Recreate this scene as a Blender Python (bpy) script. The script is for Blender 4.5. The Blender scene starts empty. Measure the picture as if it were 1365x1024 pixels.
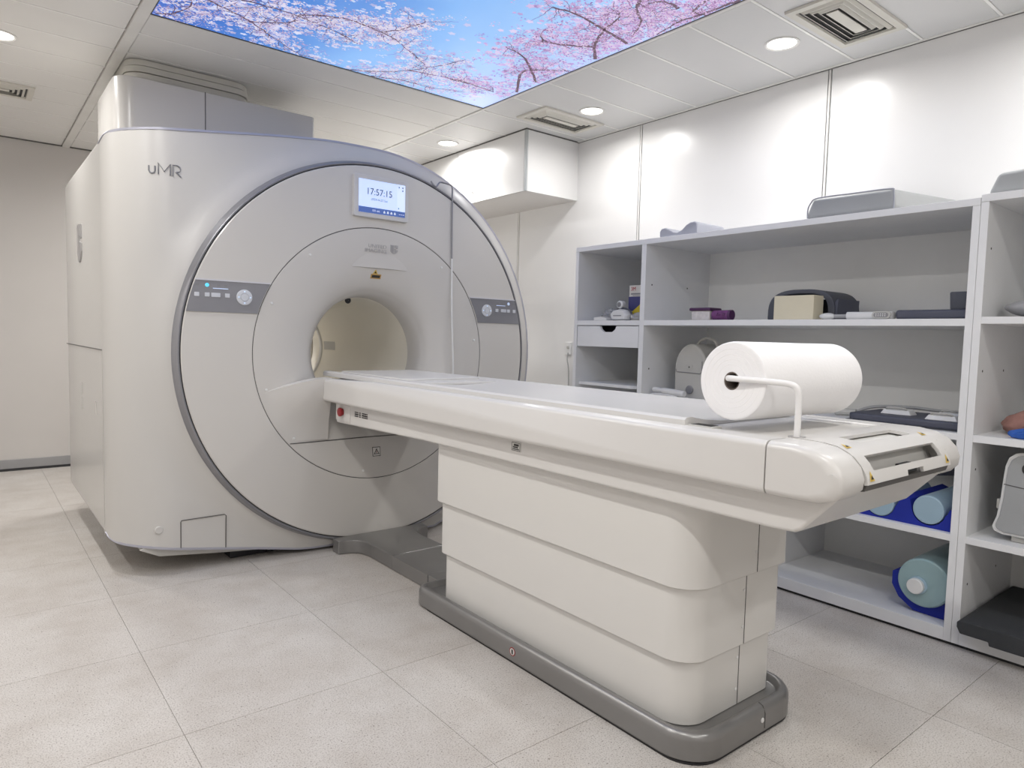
import bpy, bmesh, math, random
from mathutils import Matrix, Vector

random.seed(7)
S = bpy.context.scene
C = S.collection
PI = math.pi

# ------------------------------------------------------------------ camera, world, exposure
cam_d = bpy.data.cameras.new('camera')
cam_d.sensor_width = 36.0
cam_d.lens = 36.0 * 910.32 / 1365.0
cam_d.clip_start = 0.05
cam = bpy.data.objects.new('camera', cam_d)
C.objects.link(cam)
_r = Vector((0.78029889, -0.62492281, 0.02459912))
_d = Vector((-0.02332649, -0.06838678, -0.99738615))
_f = Vector((0.62497161, 0.77768549, -0.06793939))
cam.matrix_world = Matrix(((_r.x, -_d.x, -_f.x, 0), (_r.y, -_d.y, -_f.y, 0), (_r.z, -_d.z, -_f.z, 1.1), (0, 0, 0, 1)))
S.camera = cam

wd = bpy.data.worlds.new('world')
S.world = wd
wd.use_nodes = True
wd.node_tree.nodes['Background'].inputs[0].default_value = (0.9, 0.95, 1.0, 1)
wd.node_tree.nodes['Background'].inputs[1].default_value = 0.05

S.view_settings.view_transform = 'Standard'
S.view_settings.look = 'None'
S.view_settings.gamma = 1.0
S.view_settings.use_curve_mapping = False
S.view_settings.exposure = -0.57

LAMP_W = 15.5
SPREAD = 168           # beam of the recessed lamps, degrees
MURAL = 1.62           # emission of the backlit ceiling picture

# room
XW, YB, ZC = 3.42, 6.35, 2.48
XL, YR = -1.3, -2.2


# ------------------------------------------------------------------ materials
def lin(c):
    return tuple((x / 12.92 if x <= 0.04045 else ((x + 0.055) / 1.055) ** 2.4) for x in c)


def rgb(r, g, b):
    return lin((r / 255, g / 255, b / 255))


def pm(name, col, rough=0.5, metal=0.0, var=0.04, scale=6.0, bump=0.0, bscale=150.0, emit=0.0, coat=0.0, alpha=1.0, trans=0.0, sss=0.0):
    m = bpy.data.materials.new(name)
    m.use_nodes = True
    nt = m.node_tree
    b = nt.nodes['Principled BSDF']
    geo = nt.nodes.new('ShaderNodeNewGeometry')
    nz = nt.nodes.new('ShaderNodeTexNoise')
    nz.inputs['Scale'].default_value = scale
    nz.inputs['Detail'].default_value = 4
    nt.links.new(geo.outputs['Position'], nz.inputs['Vector'])
    rp = nt.nodes.new('ShaderNodeValToRGB')
    rp.color_ramp.elements[0].position = 0.3
    rp.color_ramp.elements[1].position = 0.7
    rp.color_ramp.elements[0].color = tuple(c * (1 - var) for c in col) + (1,)
    rp.color_ramp.elements[1].color = tuple(min(1, c * (1 + var)) for c in col) + (1,)
    nt.links.new(nz.outputs['Fac'], rp.inputs['Fac'])
    nt.links.new(rp.outputs['Color'], b.inputs['Base Color'])
    b.inputs['Roughness'].default_value = rough
    b.inputs['Metallic'].default_value = metal
    b.inputs['Alpha'].default_value = alpha
    b.inputs['Transmission Weight'].default_value = trans
    b.inputs['Coat Weight'].default_value = coat
    if emit:
        nt.links.new(rp.outputs['Color'], b.inputs['Emission Color'])
        b.inputs['Emission Strength'].default_value = emit
    if bump:
        n2 = nt.nodes.new('ShaderNodeTexNoise')
        n2.inputs['Scale'].default_value = bscale
        n2.inputs['Detail'].default_value = 3
        nt.links.new(geo.outputs['Position'], n2.inputs['Vector'])
        bp = nt.nodes.new('ShaderNodeBump')
        bp.inputs['Strength'].default_value = bump
        bp.inputs['Distance'].default_value = 0.004
        nt.links.new(n2.outputs['Fac'], bp.inputs['Height'])
        nt.links.new(bp.outputs['Normal'], b.inputs['Normal'])
    return m


M = {}
M['wall'] = pm('wall_panel_white', (0.80, 0.793, 0.782), 0.25, var=0.012, scale=3)
M['wall_plain'] = pm('wall_paint', (0.74, 0.718, 0.70), 0.5, var=0.015, scale=3, bump=0.04)
M['wall_grey'] = pm('wall_paint_grey_beige', (0.60, 0.575, 0.555), 0.5, var=0.015, scale=3, bump=0.04)
M['joint'] = pm('wall_joint_aluminium', (0.50, 0.52, 0.52), 0.4, 0.2, var=0.03)
M['dark_gap'] = pm('dark_gap', (0.03, 0.03, 0.032), 0.7)
M['seam'] = pm('seam_shadow_rubber', (0.10, 0.095, 0.09), 0.6)
M['ceil'] = pm('ceiling_panel_metal', (0.80, 0.79, 0.765), 0.42, var=0.015, scale=4)
M['ceil_back'] = pm('ceiling_carrier', (0.74, 0.73, 0.71), 0.45)
M['seam_highlight'] = pm('ceiling_seam_highlight', (0.90, 0.89, 0.87), 0.4)  # white paints the light that the panel grooves catch
M['rail'] = pm('ceiling_rail_white', (0.78, 0.77, 0.74), 0.4)
M['base_alu'] = pm('skirting_aluminium', (0.36, 0.36, 0.37), 0.4, 0.4)
M['gantry'] = pm('gantry_shell_white', (0.572, 0.556, 0.530), 0.26, var=0.008, scale=2)
M['disc'] = pm('gantry_disc_white', (0.622, 0.600, 0.567), 0.27, var=0.008, scale=2)
M['bore'] = pm('bore_liner_cream', (0.90, 0.86, 0.76), 0.33, var=0.01)
M['ringgrey'] = pm('ring_satin_grey', (0.30, 0.30, 0.32), 0.35, 0.55)
M['trim'] = pm('edge_trim_lilac_grey', (0.42, 0.42, 0.48), 0.35, 0.3)
M['panelgrey'] = pm('control_panel_grey', (0.27, 0.27, 0.29), 0.4, 0.35, var=0.03)
M['liphighlight'] = pm('control_panel_highlight', (0.62, 0.62, 0.66), 0.35, 0.2)  # lighter grey paints the highlight of the panel's top bevel
M['button'] = pm('button_pale_grey', (0.60, 0.62, 0.66), 0.45)
M['button2'] = pm('button_blue_white', (0.72, 0.78, 0.86), 0.4)
M['cyan'] = pm('cyan_indicator', (0.12, 0.62, 0.85), 0.4, emit=0.9)
M['bluewhite'] = pm('indicator_bar', (0.6, 0.72, 1.0), 0.4, emit=0.5)
M['letter'] = pm('lettering_grey', (0.25, 0.25, 0.26), 0.4, 0.3)
M['letter2'] = pm('lettering_silver', (0.42, 0.41, 0.41), 0.35, 0.4)
M['collar'] = pm('collar_putty', (0.60, 0.585, 0.53), 0.45)
M['bezel'] = pm('screen_bezel', (0.62, 0.61, 0.60), 0.35)
M['screen'] = pm('screen_pale_blue', (0.58, 0.70, 0.98), 0.3, var=0.02, emit=0.75)
M['screen_side'] = pm('screen_sidebar_blue', (0.66, 0.77, 1.0), 0.3, var=0.01, emit=0.75)
M['screenbar'] = pm('screen_blue_bar', (0.055, 0.115, 0.36), 0.3, emit=0.6)
M['screentxt'] = pm('screen_dark_text', (0.10, 0.12, 0.22), 0.5)
M['screentxt2'] = pm('screen_grey_text', (0.30, 0.36, 0.52), 0.5)
M['screenicon'] = pm('screen_white_icon', (0.75, 0.82, 0.95), 0.5, emit=0.5)
M['table'] = pm('table_shell_white', (0.672, 0.655, 0.630), 0.27, var=0.006, scale=3)
M['column'] = pm('column_cover_cream', (0.70, 0.685, 0.655), 0.33, var=0.006, scale=3)
M['footgrey'] = pm('foot_satin_grey', (0.27, 0.265, 0.26), 0.32, 0.6, var=0.03, bump=0.02, bscale=600)
M['black'] = pm('black_plastic', (0.015, 0.015, 0.017), 0.5)
M['red'] = pm('red_plastic', (0.27, 0.015, 0.02), 0.35)
M['sticker'] = pm('sticker_pale', (0.66, 0.65, 0.62), 0.5)
M['ink'] = pm('ink_black', (0.035, 0.033, 0.03), 0.6)
M['yellow'] = pm('hazard_yellow', (0.72, 0.50, 0.10), 0.5)
M['orange'] = pm('laser_label_orange', (0.50, 0.30, 0.09), 0.5)
M['recess'] = pm('recess_grey', (0.62, 0.61, 0.58), 0.5)
M['paper'] = pm('tissue_paper_white', (0.91, 0.90, 0.90), 0.85, var=0.01, bump=0.12, bscale=120)
M['core'] = pm('cardboard_core', (0.16, 0.13, 0.11), 0.8)
M['rod'] = pm('rod_white_enamel', (0.82, 0.81, 0.80), 0.3)
M['shelf'] = pm('shelf_melamine_white', (0.82, 0.825, 0.83), 0.42, var=0.012, scale=10)
M['shelf_in'] = pm('shelf_back_white', (0.86, 0.86, 0.84), 0.5, var=0.012, scale=10)
M['cush'] = pm('cushion_vinyl_grey', (0.36, 0.37, 0.42), 0.5, var=0.03, bump=0.06, bscale=80)
M['cush_l'] = pm('cushion_vinyl_lightgrey', (0.37, 0.38, 0.385), 0.5, var=0.03, bump=0.06, bscale=80)
M['navy'] = pm('pad_slate_blue', (0.075, 0.08, 0.11), 0.55, bump=0.1, bscale=120)
M['charcoal'] = pm('foam_charcoal', (0.045, 0.048, 0.052), 0.85, bump=0.25, bscale=250)
M['darkgrey'] = pm('coil_dark_grey', (0.07, 0.075, 0.095), 0.5)
M['cream'] = pm('foam_cream', (0.72, 0.66, 0.50), 0.85, bump=0.15, bscale=250)
M['white'] = pm('plastic_white', (0.74, 0.74, 0.73), 0.35)
M['offwhite'] = pm('plastic_offwhite', (0.52, 0.51, 0.48), 0.4)
M['cable_g'] = pm('cable_grey', (0.38, 0.38, 0.38), 0.5)
M['purple'] = pm('wrapper_purple', (0.17, 0.045, 0.17), 0.35, var=0.2, scale=40)
M['purple_d'] = pm('wrapper_dark_purple', (0.07, 0.02, 0.08), 0.4)
M['packwhite'] = pm('pack_white', (0.66, 0.62, 0.60), 0.5, var=0.1, scale=60)
M['blue'] = pm('foam_royal_blue', (0.006, 0.02, 0.30), 0.7, var=0.08, bump=0.1, bscale=250)
M['lightblue'] = pm('phantom_pale_blue', (0.33, 0.46, 0.55), 0.3)
M['teal'] = pm('phantom_teal_plastic', (0.30, 0.43, 0.45), 0.28, var=0.03)
M['boxblue'] = pm('carton_dark_blue', (0.05, 0.05, 0.17), 0.5)
M['boxyellow'] = pm('carton_yellow', (0.62, 0.48, 0.03), 0.5)
M['boxwhite'] = pm('carton_white', (0.66, 0.63, 0.58), 0.5)
M['boxred'] = pm('carton_red', (0.42, 0.03, 0.04), 0.5)
M['pink'] = pm('cloth_dusty_pink', (0.36, 0.19, 0.16), 0.8, var=0.1, scale=30, bump=0.2, bscale=60)
M['bagblue'] = pm('bag_bright_blue', (0.02, 0.10, 0.42), 0.4, var=0.25, scale=30)
M['pillow'] = pm('pillow_pale_grey', (0.42, 0.42, 0.44), 0.7, bump=0.1, bscale=60)
M['vent'] = pm('vent_offwhite', (0.66, 0.64, 0.58), 0.45)
M['vent_dark'] = pm('vent_shaft_dark', (0.09, 0.09, 0.09), 0.8)
M['lampring'] = pm('lamp_trim_white', (0.78, 0.77, 0.75), 0.4)
M['glow'] = pm('lamp_diffuser', (1.0, 0.96, 0.9), 0.4, var=0.0, emit=6.0)
M['film'] = pm('clear_film', (0.80, 0.80, 0.80), 0.15, trans=0.6, bump=0.8, bscale=30)
M['branch'] = pm('print_branch', (0.085, 0.05, 0.075), 0.5, emit=MURAL * 0.9)


def perforate(m):
    """fine punched dots of the metal ceiling panels"""
    nt = m.node_tree
    b = nt.nodes['Principled BSDF']
    src = b.inputs['Base Color'].links[0].from_socket
    geo = nt.nodes.new('ShaderNodeNewGeometry')
    vo = nt.nodes.new('ShaderNodeTexVoronoi')
    vo.inputs['Scale'].default_value = 130
    vo.inputs['Randomness'].default_value = 0.0
    nt.links.new(geo.outputs['Position'], vo.inputs['Vector'])
    rp = nt.nodes.new('ShaderNodeValToRGB')
    rp.color_ramp.elements[0].position = 0.18
    rp.color_ramp.elements[1].position = 0.30
    rp.color_ramp.elements[0].color = (0.62, 0.62, 0.62, 1)
    rp.color_ramp.elements[1].color = (1, 1, 1, 1)
    nt.links.new(vo.outputs['Distance'], rp.inputs['Fac'])
    mx = nt.nodes.new('ShaderNodeMix')
    mx.data_type = 'RGBA'
    mx.blend_type = 'MULTIPLY'
    mx.inputs[0].default_value = 1.0
    nt.links.new(src, mx.inputs[6])
    nt.links.new(rp.outputs['Color'], mx.inputs[7])
    nt.links.new(mx.outputs[2], b.inputs['Base Color'])


M['ceil_perf'] = pm('ceiling_panel_perforated', (0.66, 0.657, 0.652), 0.42, var=0.012, scale=4)
perforate(M['ceil_perf'])


def floor_material():
    m = bpy.data.materials.new('floor_tile_speckled')
    m.use_nodes = True
    nt = m.node_tree
    b = nt.nodes['Principled BSDF']
    geo = nt.nodes.new('ShaderNodeNewGeometry')
    oi = nt.nodes.new('ShaderNodeObjectInfo')

    def noise(scale, det=4, rough=0.5):
        n = nt.nodes.new('ShaderNodeTexNoise')
        n.inputs['Scale'].default_value = scale
        n.inputs['Detail'].default_value = det
        n.inputs['Roughness'].default_value = rough
        nt.links.new(geo.outputs['Position'], n.inputs['Vector'])
        return n.outputs['Fac']

    def ramp(src, p0, c0, p1, c1):
        r = nt.nodes.new('ShaderNodeValToRGB')
        r.color_ramp.elements[0].position = p0
        r.color_ramp.elements[1].position = p1
        r.color_ramp.elements[0].color = c0 + (1,)
        r.color_ramp.elements[1].color = c1 + (1,)
        nt.links.new(src, r.inputs['Fac'])
        return r.outputs['Color']

    def mul(a, bb, f=1.0):
        x = nt.nodes.new('ShaderNodeMix')
        x.data_type = 'RGBA'
        x.blend_type = 'MULTIPLY'
        x.inputs[0].default_value = f
        nt.links.new(a, x.inputs[6])
        nt.links.new(bb, x.inputs[7])
        return x.outputs[2]
    base = ramp(noise(1.3, 3), 0.30, (0.545, 0.508, 0.472), 0.72, (0.645, 0.620, 0.592))
    cloud = ramp(noise(5.5, 5, 0.6), 0.28, (0.87, 0.85, 0.83), 0.58, (1, 1, 1))
    spk = ramp(noise(260, 2), 0.34, (0.62, 0.60, 0.58), 0.50, (1, 1, 1))
    spk2 = ramp(noise(130, 2), 0.28, (0.50, 0.48, 0.46), 0.36, (1, 1, 1))
    tile = ramp(oi.outputs['Random'], 0.0, (0.955, 0.95, 0.945), 1.0, (1, 1, 1))
    col = mul(mul(mul(mul(base, cloud), spk), spk2), tile)
    nt.links.new(col, b.inputs['Base Color'])
    rr = nt.nodes.new('ShaderNodeMapRange')
    rr.inputs[3].default_value = 0.34
    rr.inputs[4].default_value = 0.50
    nt.links.new(noise(9, 3), rr.inputs[0])
    nt.links.new(rr.outputs[0], b.inputs['Roughness'])
    bp = nt.nodes.new('ShaderNodeBump')
    bp.inputs['Strength'].default_value = 0.08
    bp.inputs['Distance'].default_value = 0.002
    nt.links.new(noise(260, 2), bp.inputs['Height'])
    nt.links.new(bp.outputs['Normal'], b.inputs['Normal'])
    return m


M['floor'] = floor_material()
M['grout'] = pm('floor_joint', (0.30, 0.28, 0.26), 0.7)


def mural_material():
    """backlit print: clear blue sky, paler in the middle (colours of the picture itself)"""
    m = bpy.data.materials.new('print_sky')
    m.use_nodes = True
    nt = m.node_tree
    b = nt.nodes['Principled BSDF']
    geo = nt.nodes.new('ShaderNodeNewGeometry')
    sep = nt.nodes.new('ShaderNodeSeparateXYZ')
    nt.links.new(geo.outputs['Position'], sep.inputs[0])
    mr = nt.nodes.new('ShaderNodeMapRange')
    mr.inputs[1].default_value = 0.6
    mr.inputs[2].default_value = 2.5
    nt.links.new(sep.outputs['X'], mr.inputs[0])
    r = nt.nodes.new('ShaderNodeValToRGB')
    e = r.color_ramp.elements
    e[0].position = 0.0
    e[0].color = rgb(52, 98, 190) + (1,)
    e[1].position = 1.0
    e[1].color = rgb(178, 198, 242) + (1,)
    for p, c in ((0.3, rgb(70, 128, 208)), (0.55, rgb(122, 174, 234)), (0.75, rgb(152, 192, 240))):
        k = e.new(p)
        k.color = c + (1,)
    nz = nt.nodes.new('ShaderNodeTexNoise')
    nz.inputs['Scale'].default_value = 2.0
    nt.links.new(geo.outputs['Position'], nz.inputs['Vector'])
    ad = nt.nodes.new('ShaderNodeMath')
    ad.operation = 'MULTIPLY_ADD'
    ad.inputs[1].default_value = 0.3
    ad.inputs[2].default_value = -0.15
    nt.links.new(nz.outputs['Fac'], ad.inputs[0])
    a2 = nt.nodes.new('ShaderNodeMath')
    a2.operation = 'ADD'
    nt.links.new(ad.outputs[0], a2.inputs[0])
    nt.links.new(mr.outputs[0], a2.inputs[1])
    nt.links.new(a2.outputs[0], r.inputs['Fac'])
    b.inputs['Base Color'].default_value = (0.02, 0.02, 0.02, 1)
    b.inputs['Roughness'].default_value = 0.4
    nt.links.new(r.outputs['Color'], b.inputs['Emission Color'])
    b.inputs['Emission Strength'].default_value = MURAL
    return m


def blossom_material():
    m = bpy.data.materials.new('print_blossom')
    m.use_nodes = True
    nt = m.node_tree
    b = nt.nodes['Principled BSDF']
    at = nt.nodes.new('ShaderNodeAttribute')
    at.attribute_name = 'petal'
    b.inputs['Base Color'].default_value = (0.02, 0.02, 0.02, 1)
    nt.links.new(at.outputs['Color'], b.inputs['Emission Color'])
    b.inputs['Emission Strength'].default_value = MURAL
    return m


M['sky'] = mural_material()
M['blossom'] = blossom_material()

# ------------------------------------------------------------------ object helpers
WM = {}     # world matrix of everything made here


def link(o, parent=None, world=None):
    C.objects.link(o)
    w = world if world is not None else Matrix.Identity(4)
    if parent is not None:
        o.parent = parent
        o.matrix_parent_inverse = WM[parent.name].inverted()
    o.matrix_basis = w
    WM[o.name] = w
    return o


def thing(name, label, cat, loc, group=None):
    o = bpy.data.objects.new(name, None)
    o.empty_display_size = 0.1
    link(o, None, Matrix.Translation(Vector(loc)))
    return tag(o, label, cat, group)


def tag(o, label, cat=None, group=None):
    o['label'] = label
    if cat:
        o['category'] = cat
    if group:
        o['group'] = group
    return o


def fin(name, bm, mat, parent=None, bevel=0.0, seg=2, ang=35, smooth=True, kind=None, label=None, bang=30):
    bmesh.ops.remove_doubles(bm, verts=bm.verts, dist=1e-6)
    bmesh.ops.recalc_face_normals(bm, faces=bm.faces)
    if bevel:
        es = [e for e in bm.edges if len(e.link_faces) == 2 and e.calc_face_angle(0) > math.radians(bang)]
        bmesh.ops.bevel(bm, geom=es, offset=bevel, segments=seg, profile=0.5, affect='EDGES', clamp_overlap=True)
    me = bpy.data.meshes.new(name)
    bm.to_mesh(me)
    bm.free()
    me.materials.append(M[mat] if isinstance(mat, str) else mat)
    if smooth:
        me.polygons.foreach_set('use_smooth', [True] * len(me.polygons))
        me.set_sharp_from_angle(angle=math.radians(ang))
    o = bpy.data.objects.new(name, me)
    link(o, parent)
    if smooth:
        wn = o.modifiers.new('weighted_normal', 'WEIGHTED_NORMAL')
        wn.keep_sharp = True
    if kind:
        o['kind'] = kind
    if label:
        o['label'] = label
    return o


def nb():
    return bmesh.new()


def box(bm, x0, x1, y0, y1, z0, z1):
    v = [bm.verts.new(p) for p in ((x0, y0, z0), (x1, y0, z0), (x1, y1, z0), (x0, y1, z0), (x0, y0, z1), (x1, y0, z1), (x1, y1, z1), (x0, y1, z1))]
    for f in ((0, 3, 2, 1), (4, 5, 6, 7), (0, 1, 5, 4), (1, 2, 6, 5), (2, 3, 7, 6), (3, 0, 4, 7)):
        bm.faces.new([v[i] for i in f])
    return bm


def bx(x0, x1, y0, y1, z0, z1):
    return box(nb(), x0, x1, y0, y1, z0, z1)


def to3(axis, p, a):
    if axis == 'z':
        return (p[0], p[1], a)
    if axis == 'y':
        return (p[0], a, p[1])
    return (a, p[0], p[1])


def prism(bm, pts, axis, a0, a1):
    lo = [bm.verts.new(to3(axis, p, a0)) for p in pts]
    hi = [bm.verts.new(to3(axis, p, a1)) for p in pts]
    n = len(pts)
    bm.faces.new(lo)
    bm.faces.new(hi[::-1])
    for i in range(n):
        j = (i + 1) % n
        bm.faces.new([lo[i], lo[j], hi[j], hi[i]])
    return bm


def loft(bm, rows, closed=True, cap0=False, cap1=False):
    vs = [[bm.verts.new(p) for p in r] for r in rows]
    n = len(vs[0])
    for a, b in zip(vs[:-1], vs[1:]):
        for i in range(n if closed else n - 1):
            j = (i + 1) % n
            bm.faces.new([a[i], a[j], b[j], b[i]])
    if cap0:
        bm.faces.new(vs[0][::-1])
    if cap1:
        bm.faces.new(vs[-1])
    return bm


def revolve(bm, prof, cx, cz, n=96, axis='y', cap0=False, cap1=False):
    """prof: (radius, position along the axis)"""
    rows = []
    for r, a in prof:
        row = []
        for i in range(n):
            t = 2 * PI * i / n
            u, v = cx + r * math.cos(t), cz + r * math.sin(t)
            row.append(to3(axis, (u, v), a))
        rows.append(row)
    return loft(bm, rows, True, cap0, cap1)


def rrect(x0, x1, y0, y1, r, n=6):
    if not isinstance(r, (tuple, list)):
        r = (r,) * 4
    pts = []
    for (cx, cy, a0, rr) in ((x0 + r[0], y0 + r[0], PI, r[0]), (x1 - r[1], y0 + r[1], 1.5 * PI, r[1]), (x1 - r[2], y1 - r[2], 0, r[2]), (x0 + r[3], y1 - r[3], 0.5 * PI, r[3])):
        for k in range(n + 1):
            t = a0 + 0.5 * PI * k / n
            pts.append((cx + rr * math.cos(t), cy + rr * math.sin(t)))
    return pts


def tube(bm, path, r, n=8, cap=True):
    P = [Vector(p) for p in path]
    rad = r if isinstance(r, (list, tuple)) else [r] * len(P)
    tan = []
    for i in range(len(P)):
        a, b = P[max(i - 1, 0)], P[min(i + 1, len(P) - 1)]
        tan.append((b - a).normalized())
    up = Vector((0, 0, 1)) if abs(tan[0].z) < 0.9 else Vector((1, 0, 0))
    u = tan[0].cross(up).normalized()
    rows = []
    for i, p in enumerate(P):
        u = (u - tan[i] * u.dot(tan[i])).normalized()
        v = tan[i].cross(u)
        rows.append([tuple(p + (u * math.cos(2 * PI * k / n) + v * math.sin(2 * PI * k / n)) * rad[i]) for k in range(n)])
    return loft(bm, rows, True, cap, cap)


def bez(pts, n=8):
    """Catmull-Rom through points"""
    P = [Vector(p) for p in pts]
    out = []
    for i in range(len(P) - 1):
        p0, p1, p2, p3 = P[max(i - 1, 0)], P[i], P[i + 1], P[min(i + 2, len(P) - 1)]
        for k in range(n):
            t = k / n
            out.append(0.5 * ((2 * p1) + (p2 - p0) * t + (2 * p0 - 5 * p1 + 4 * p2 - p3) * t * t + (3 * p1 - p0 - 3 * p2 + p3) * t ** 3))
    out.append(P[-1])
    return out


def xf(bm, mat):
    bmesh.ops.transform(bm, matrix=mat, verts=bm.verts)
    return bm


def rotz(bm, deg, about):
    a = Vector(about)
    return xf(bm, Matrix.Translation(a) @ Matrix.Rotation(math.radians(deg), 4, 'Z') @ Matrix.Translation(-a))


FRONT = Matrix(((1, 0, 0), (0, 0, -1), (0, 1, 0)))      # text facing -Y
SIDE = Matrix(((0, 0, -1), (-1, 0, 0), (0, 1, 0)))      # text facing -X


def text(name, s, size, loc, face, mat, parent, depth=0.0006, align='LEFT', sx=1.0, shear=0):
    cu = bpy.data.curves.new(name, 'FONT')
    cu.body = s
    cu.size = size
    cu.extrude = depth
    cu.align_x = align
    cu.shear = shear
    cu.resolution_u = 3
    t = bpy.data.objects.new(name, cu)
    C.objects.link(t)
    dg = bpy.context.evaluated_depsgraph_get()
    me = bpy.data.meshes.new_from_object(t.evaluated_get(dg))
    bpy.data.objects.remove(t)
    bpy.data.curves.remove(cu)
    me.transform(Matrix.Translation(Vector(loc)) @ face.to_4x4() @ Matrix.Diagonal((sx, 1, 1, 1)))
    me.materials.clear()
    me.materials.append(M[mat])
    o = bpy.data.objects.new(name, me)
    return link(o, parent)


def copy_thing(o, dx, dy, dz=0.0):
    """a copy of a thing with copies of its parts and sub-parts"""
    T = Matrix.Translation(Vector((dx, dy, dz)))
    c = o.copy()
    C.objects.link(c)
    c.matrix_basis = T @ o.matrix_basis
    WM[c.name] = c.matrix_basis.copy()

    def kids(src, dst):
        for ch in [k for k in src.children]:
            d = ch.copy()
            C.objects.link(d)
            d.parent = dst
            kids(ch, d)
    kids(o, c)
    return c


def struct(o):
    o['kind'] = 'structure'
    return o


# ------------------------------------------------------------------ floor
fl = struct(fin('floor', bx(XL - 0.1, XW + 0.1, YR - 0.1, YB + 0.1, -0.06, -0.0025), 'grout'))
TX, TY, TS = 1.043, 1.935, 0.6
tile_me = None
xs = [TX + TS * k for k in range(-4, 5)]
ys = [TY + TS * k for k in range(-7, 9)]
for x0 in xs:
    for y0 in ys:
        a0, a1, b0, b1 = max(x0, XL), min(x0 + TS, XW), max(y0, YR), min(y0 + TS, YB)
        if a1 - a0 < 0.02 or b1 - b0 < 0.02:
            continue
        full = abs(a1 - a0 - TS) < 1e-4 and abs(b1 - b0 - TS) < 1e-4
        loc = Vector(((a0 + a1) / 2, (b0 + b1) / 2, 0))
        hx, hy = (a1 - a0) / 2 - 0.0008, (b1 - b0) / 2 - 0.0008
        if full and tile_me is not None:
            o = bpy.data.objects.new('tile', tile_me)
        else:
            b = bx(-hx, hx, -hy, hy, -0.0025, 0)
            me = bpy.data.meshes.new('tile')
            bmesh.ops.recalc_face_normals(b, faces=b.faces)
            b.to_mesh(me)
            b.free()
            me.materials.append(M['floor'])
            o = bpy.data.objects.new('tile', me)
            if full:
                tile_me = me
        link(o, fl, Matrix.Translation(loc))

# ------------------------------------------------------------------ walls
wr = struct(fin('wall_right', bx(XW, XW + 0.1, YR - 0.1, YB + 0.1, -0.06, ZC + 0.1), 'joint'))
seams = [1.765 + 1.2205 * k for k in range(-4, 5)]
PT = 0.012
for k in range(len(seams) - 1):
    y0, y1 = max(seams[k] + 0.011, YR), min(seams[k + 1] - 0.011, YB)
    if y1 <= y0:
        continue
    fin('wall_panel', bx(XW - PT, XW, y0, y1, 0.0, ZC), 'wall', wr, bevel=0.002, seg=2)
for s in seams:
    if YR < s < YB:
        fin('joint_strip', bx(XW - PT + 0.001, XW, s - 0.004, s + 0.006, 0, ZC), 'rail', wr)
fin('last_panel', bx(XW - PT, XW, seams[-1] + 0.011, YB, 0, ZC), 'wall', wr, bevel=0.002) if seams[-1] + 0.05 < YB else None
struct(fin('wall_back', bx(XL - 0.1, XW + 0.1, YB, YB + 0.1, -0.06, ZC + 0.1), 'wall_grey'))
struct(fin('wall_left', bx(XL - 0.1, XL, YR - 0.1, YB + 0.1, -0.06, ZC + 0.1), 'wall_plain'))
struct(fin('wall_rear', bx(XL - 0.1, XW + 0.1, YR - 0.1, YR, -0.06, ZC + 0.1), 'wall_plain'))
bb = struct(fin('baseboard_back', bx(XL, XW - PT, YB - 0.012, YB, 0.0, 0.085), 'base_alu', bevel=0.004))
fin('foot_strip', bx(XL, XW - PT, YB - 0.018, YB - 0.012, 0.0, 0.018), 'dark_gap', bb)

# boxed-in bulkhead under the ceiling on the right
BKX, BKY, BKZ = 2.93, 3.555, 2.075
bk = struct(fin('wall_bulkhead', bx(BKX + 0.012, XW - PT, BKY + 0.012, YB, BKZ + 0.012, ZC - 0.001), 'wall_plain'))
fin('front_panel', bx(BKX, BKX + 0.012, BKY + 0.022, 4.36, BKZ, ZC - 0.004), 'wall', bk, bevel=0.0015)
fin('front_panel', bx(BKX, BKX + 0.012, 4.364, YB, BKZ, ZC - 0.004), 'wall', bk, bevel=0.0015)
fin('end_panel', bx(BKX + 0.016, XW - PT, BKY, BKY + 0.012, BKZ, ZC - 0.004), 'wall', bk, bevel=0.0015)
fin('bottom_panel', bx(BKX + 0.004, XW - PT, BKY + 0.012, YB, BKZ, BKZ + 0.012), 'wall_plain', bk)
fin('corner_strip', prism(nb(), [(BKX + 0.001, BKY + 0.021), (BKX + 0.001, BKY + 0.006), (BKX + 0.006, BKY + 0.001), (BKX + 0.016, BKY + 0.001), (BKX + 0.016, BKY + 0.021)], 'z', BKZ, ZC - 0.004), 'joint', bk)
fin('top_trim', bx(BKX - 0.006, BKX, BKY - 0.006, YB, ZC - 0.007, ZC), 'seam', bk)
fin('top_trim', bx(BKX, XW - PT, BKY - 0.006, BKY, ZC - 0.007, ZC), 'seam', bk)
for (yy, z0, z1) in ((4.26, 2.16, 2.28), (4.16, 2.15, 2.22)):
    fin('pull_handle', tube(nb(), bez([(BKX, yy, z0), (BKX - 0.018, yy, z0 + 0.01), (BKX - 0.018, yy, z1 - 0.01), (BKX, yy, z1)], 4), 0.004, 6), 'joint', bk)

# ------------------------------------------------------------------ ceiling
MX0, MX1, MY0, MY1 = 0.673, 2.49, 1.04, 3.44       # backlit picture
ce = struct(fin('ceiling', bx(XL - 0.1, XW + 0.1, YR - 0.1, YB + 0.1, ZC + 0.014, ZC + 0.1), 'ceil_back'))


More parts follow.
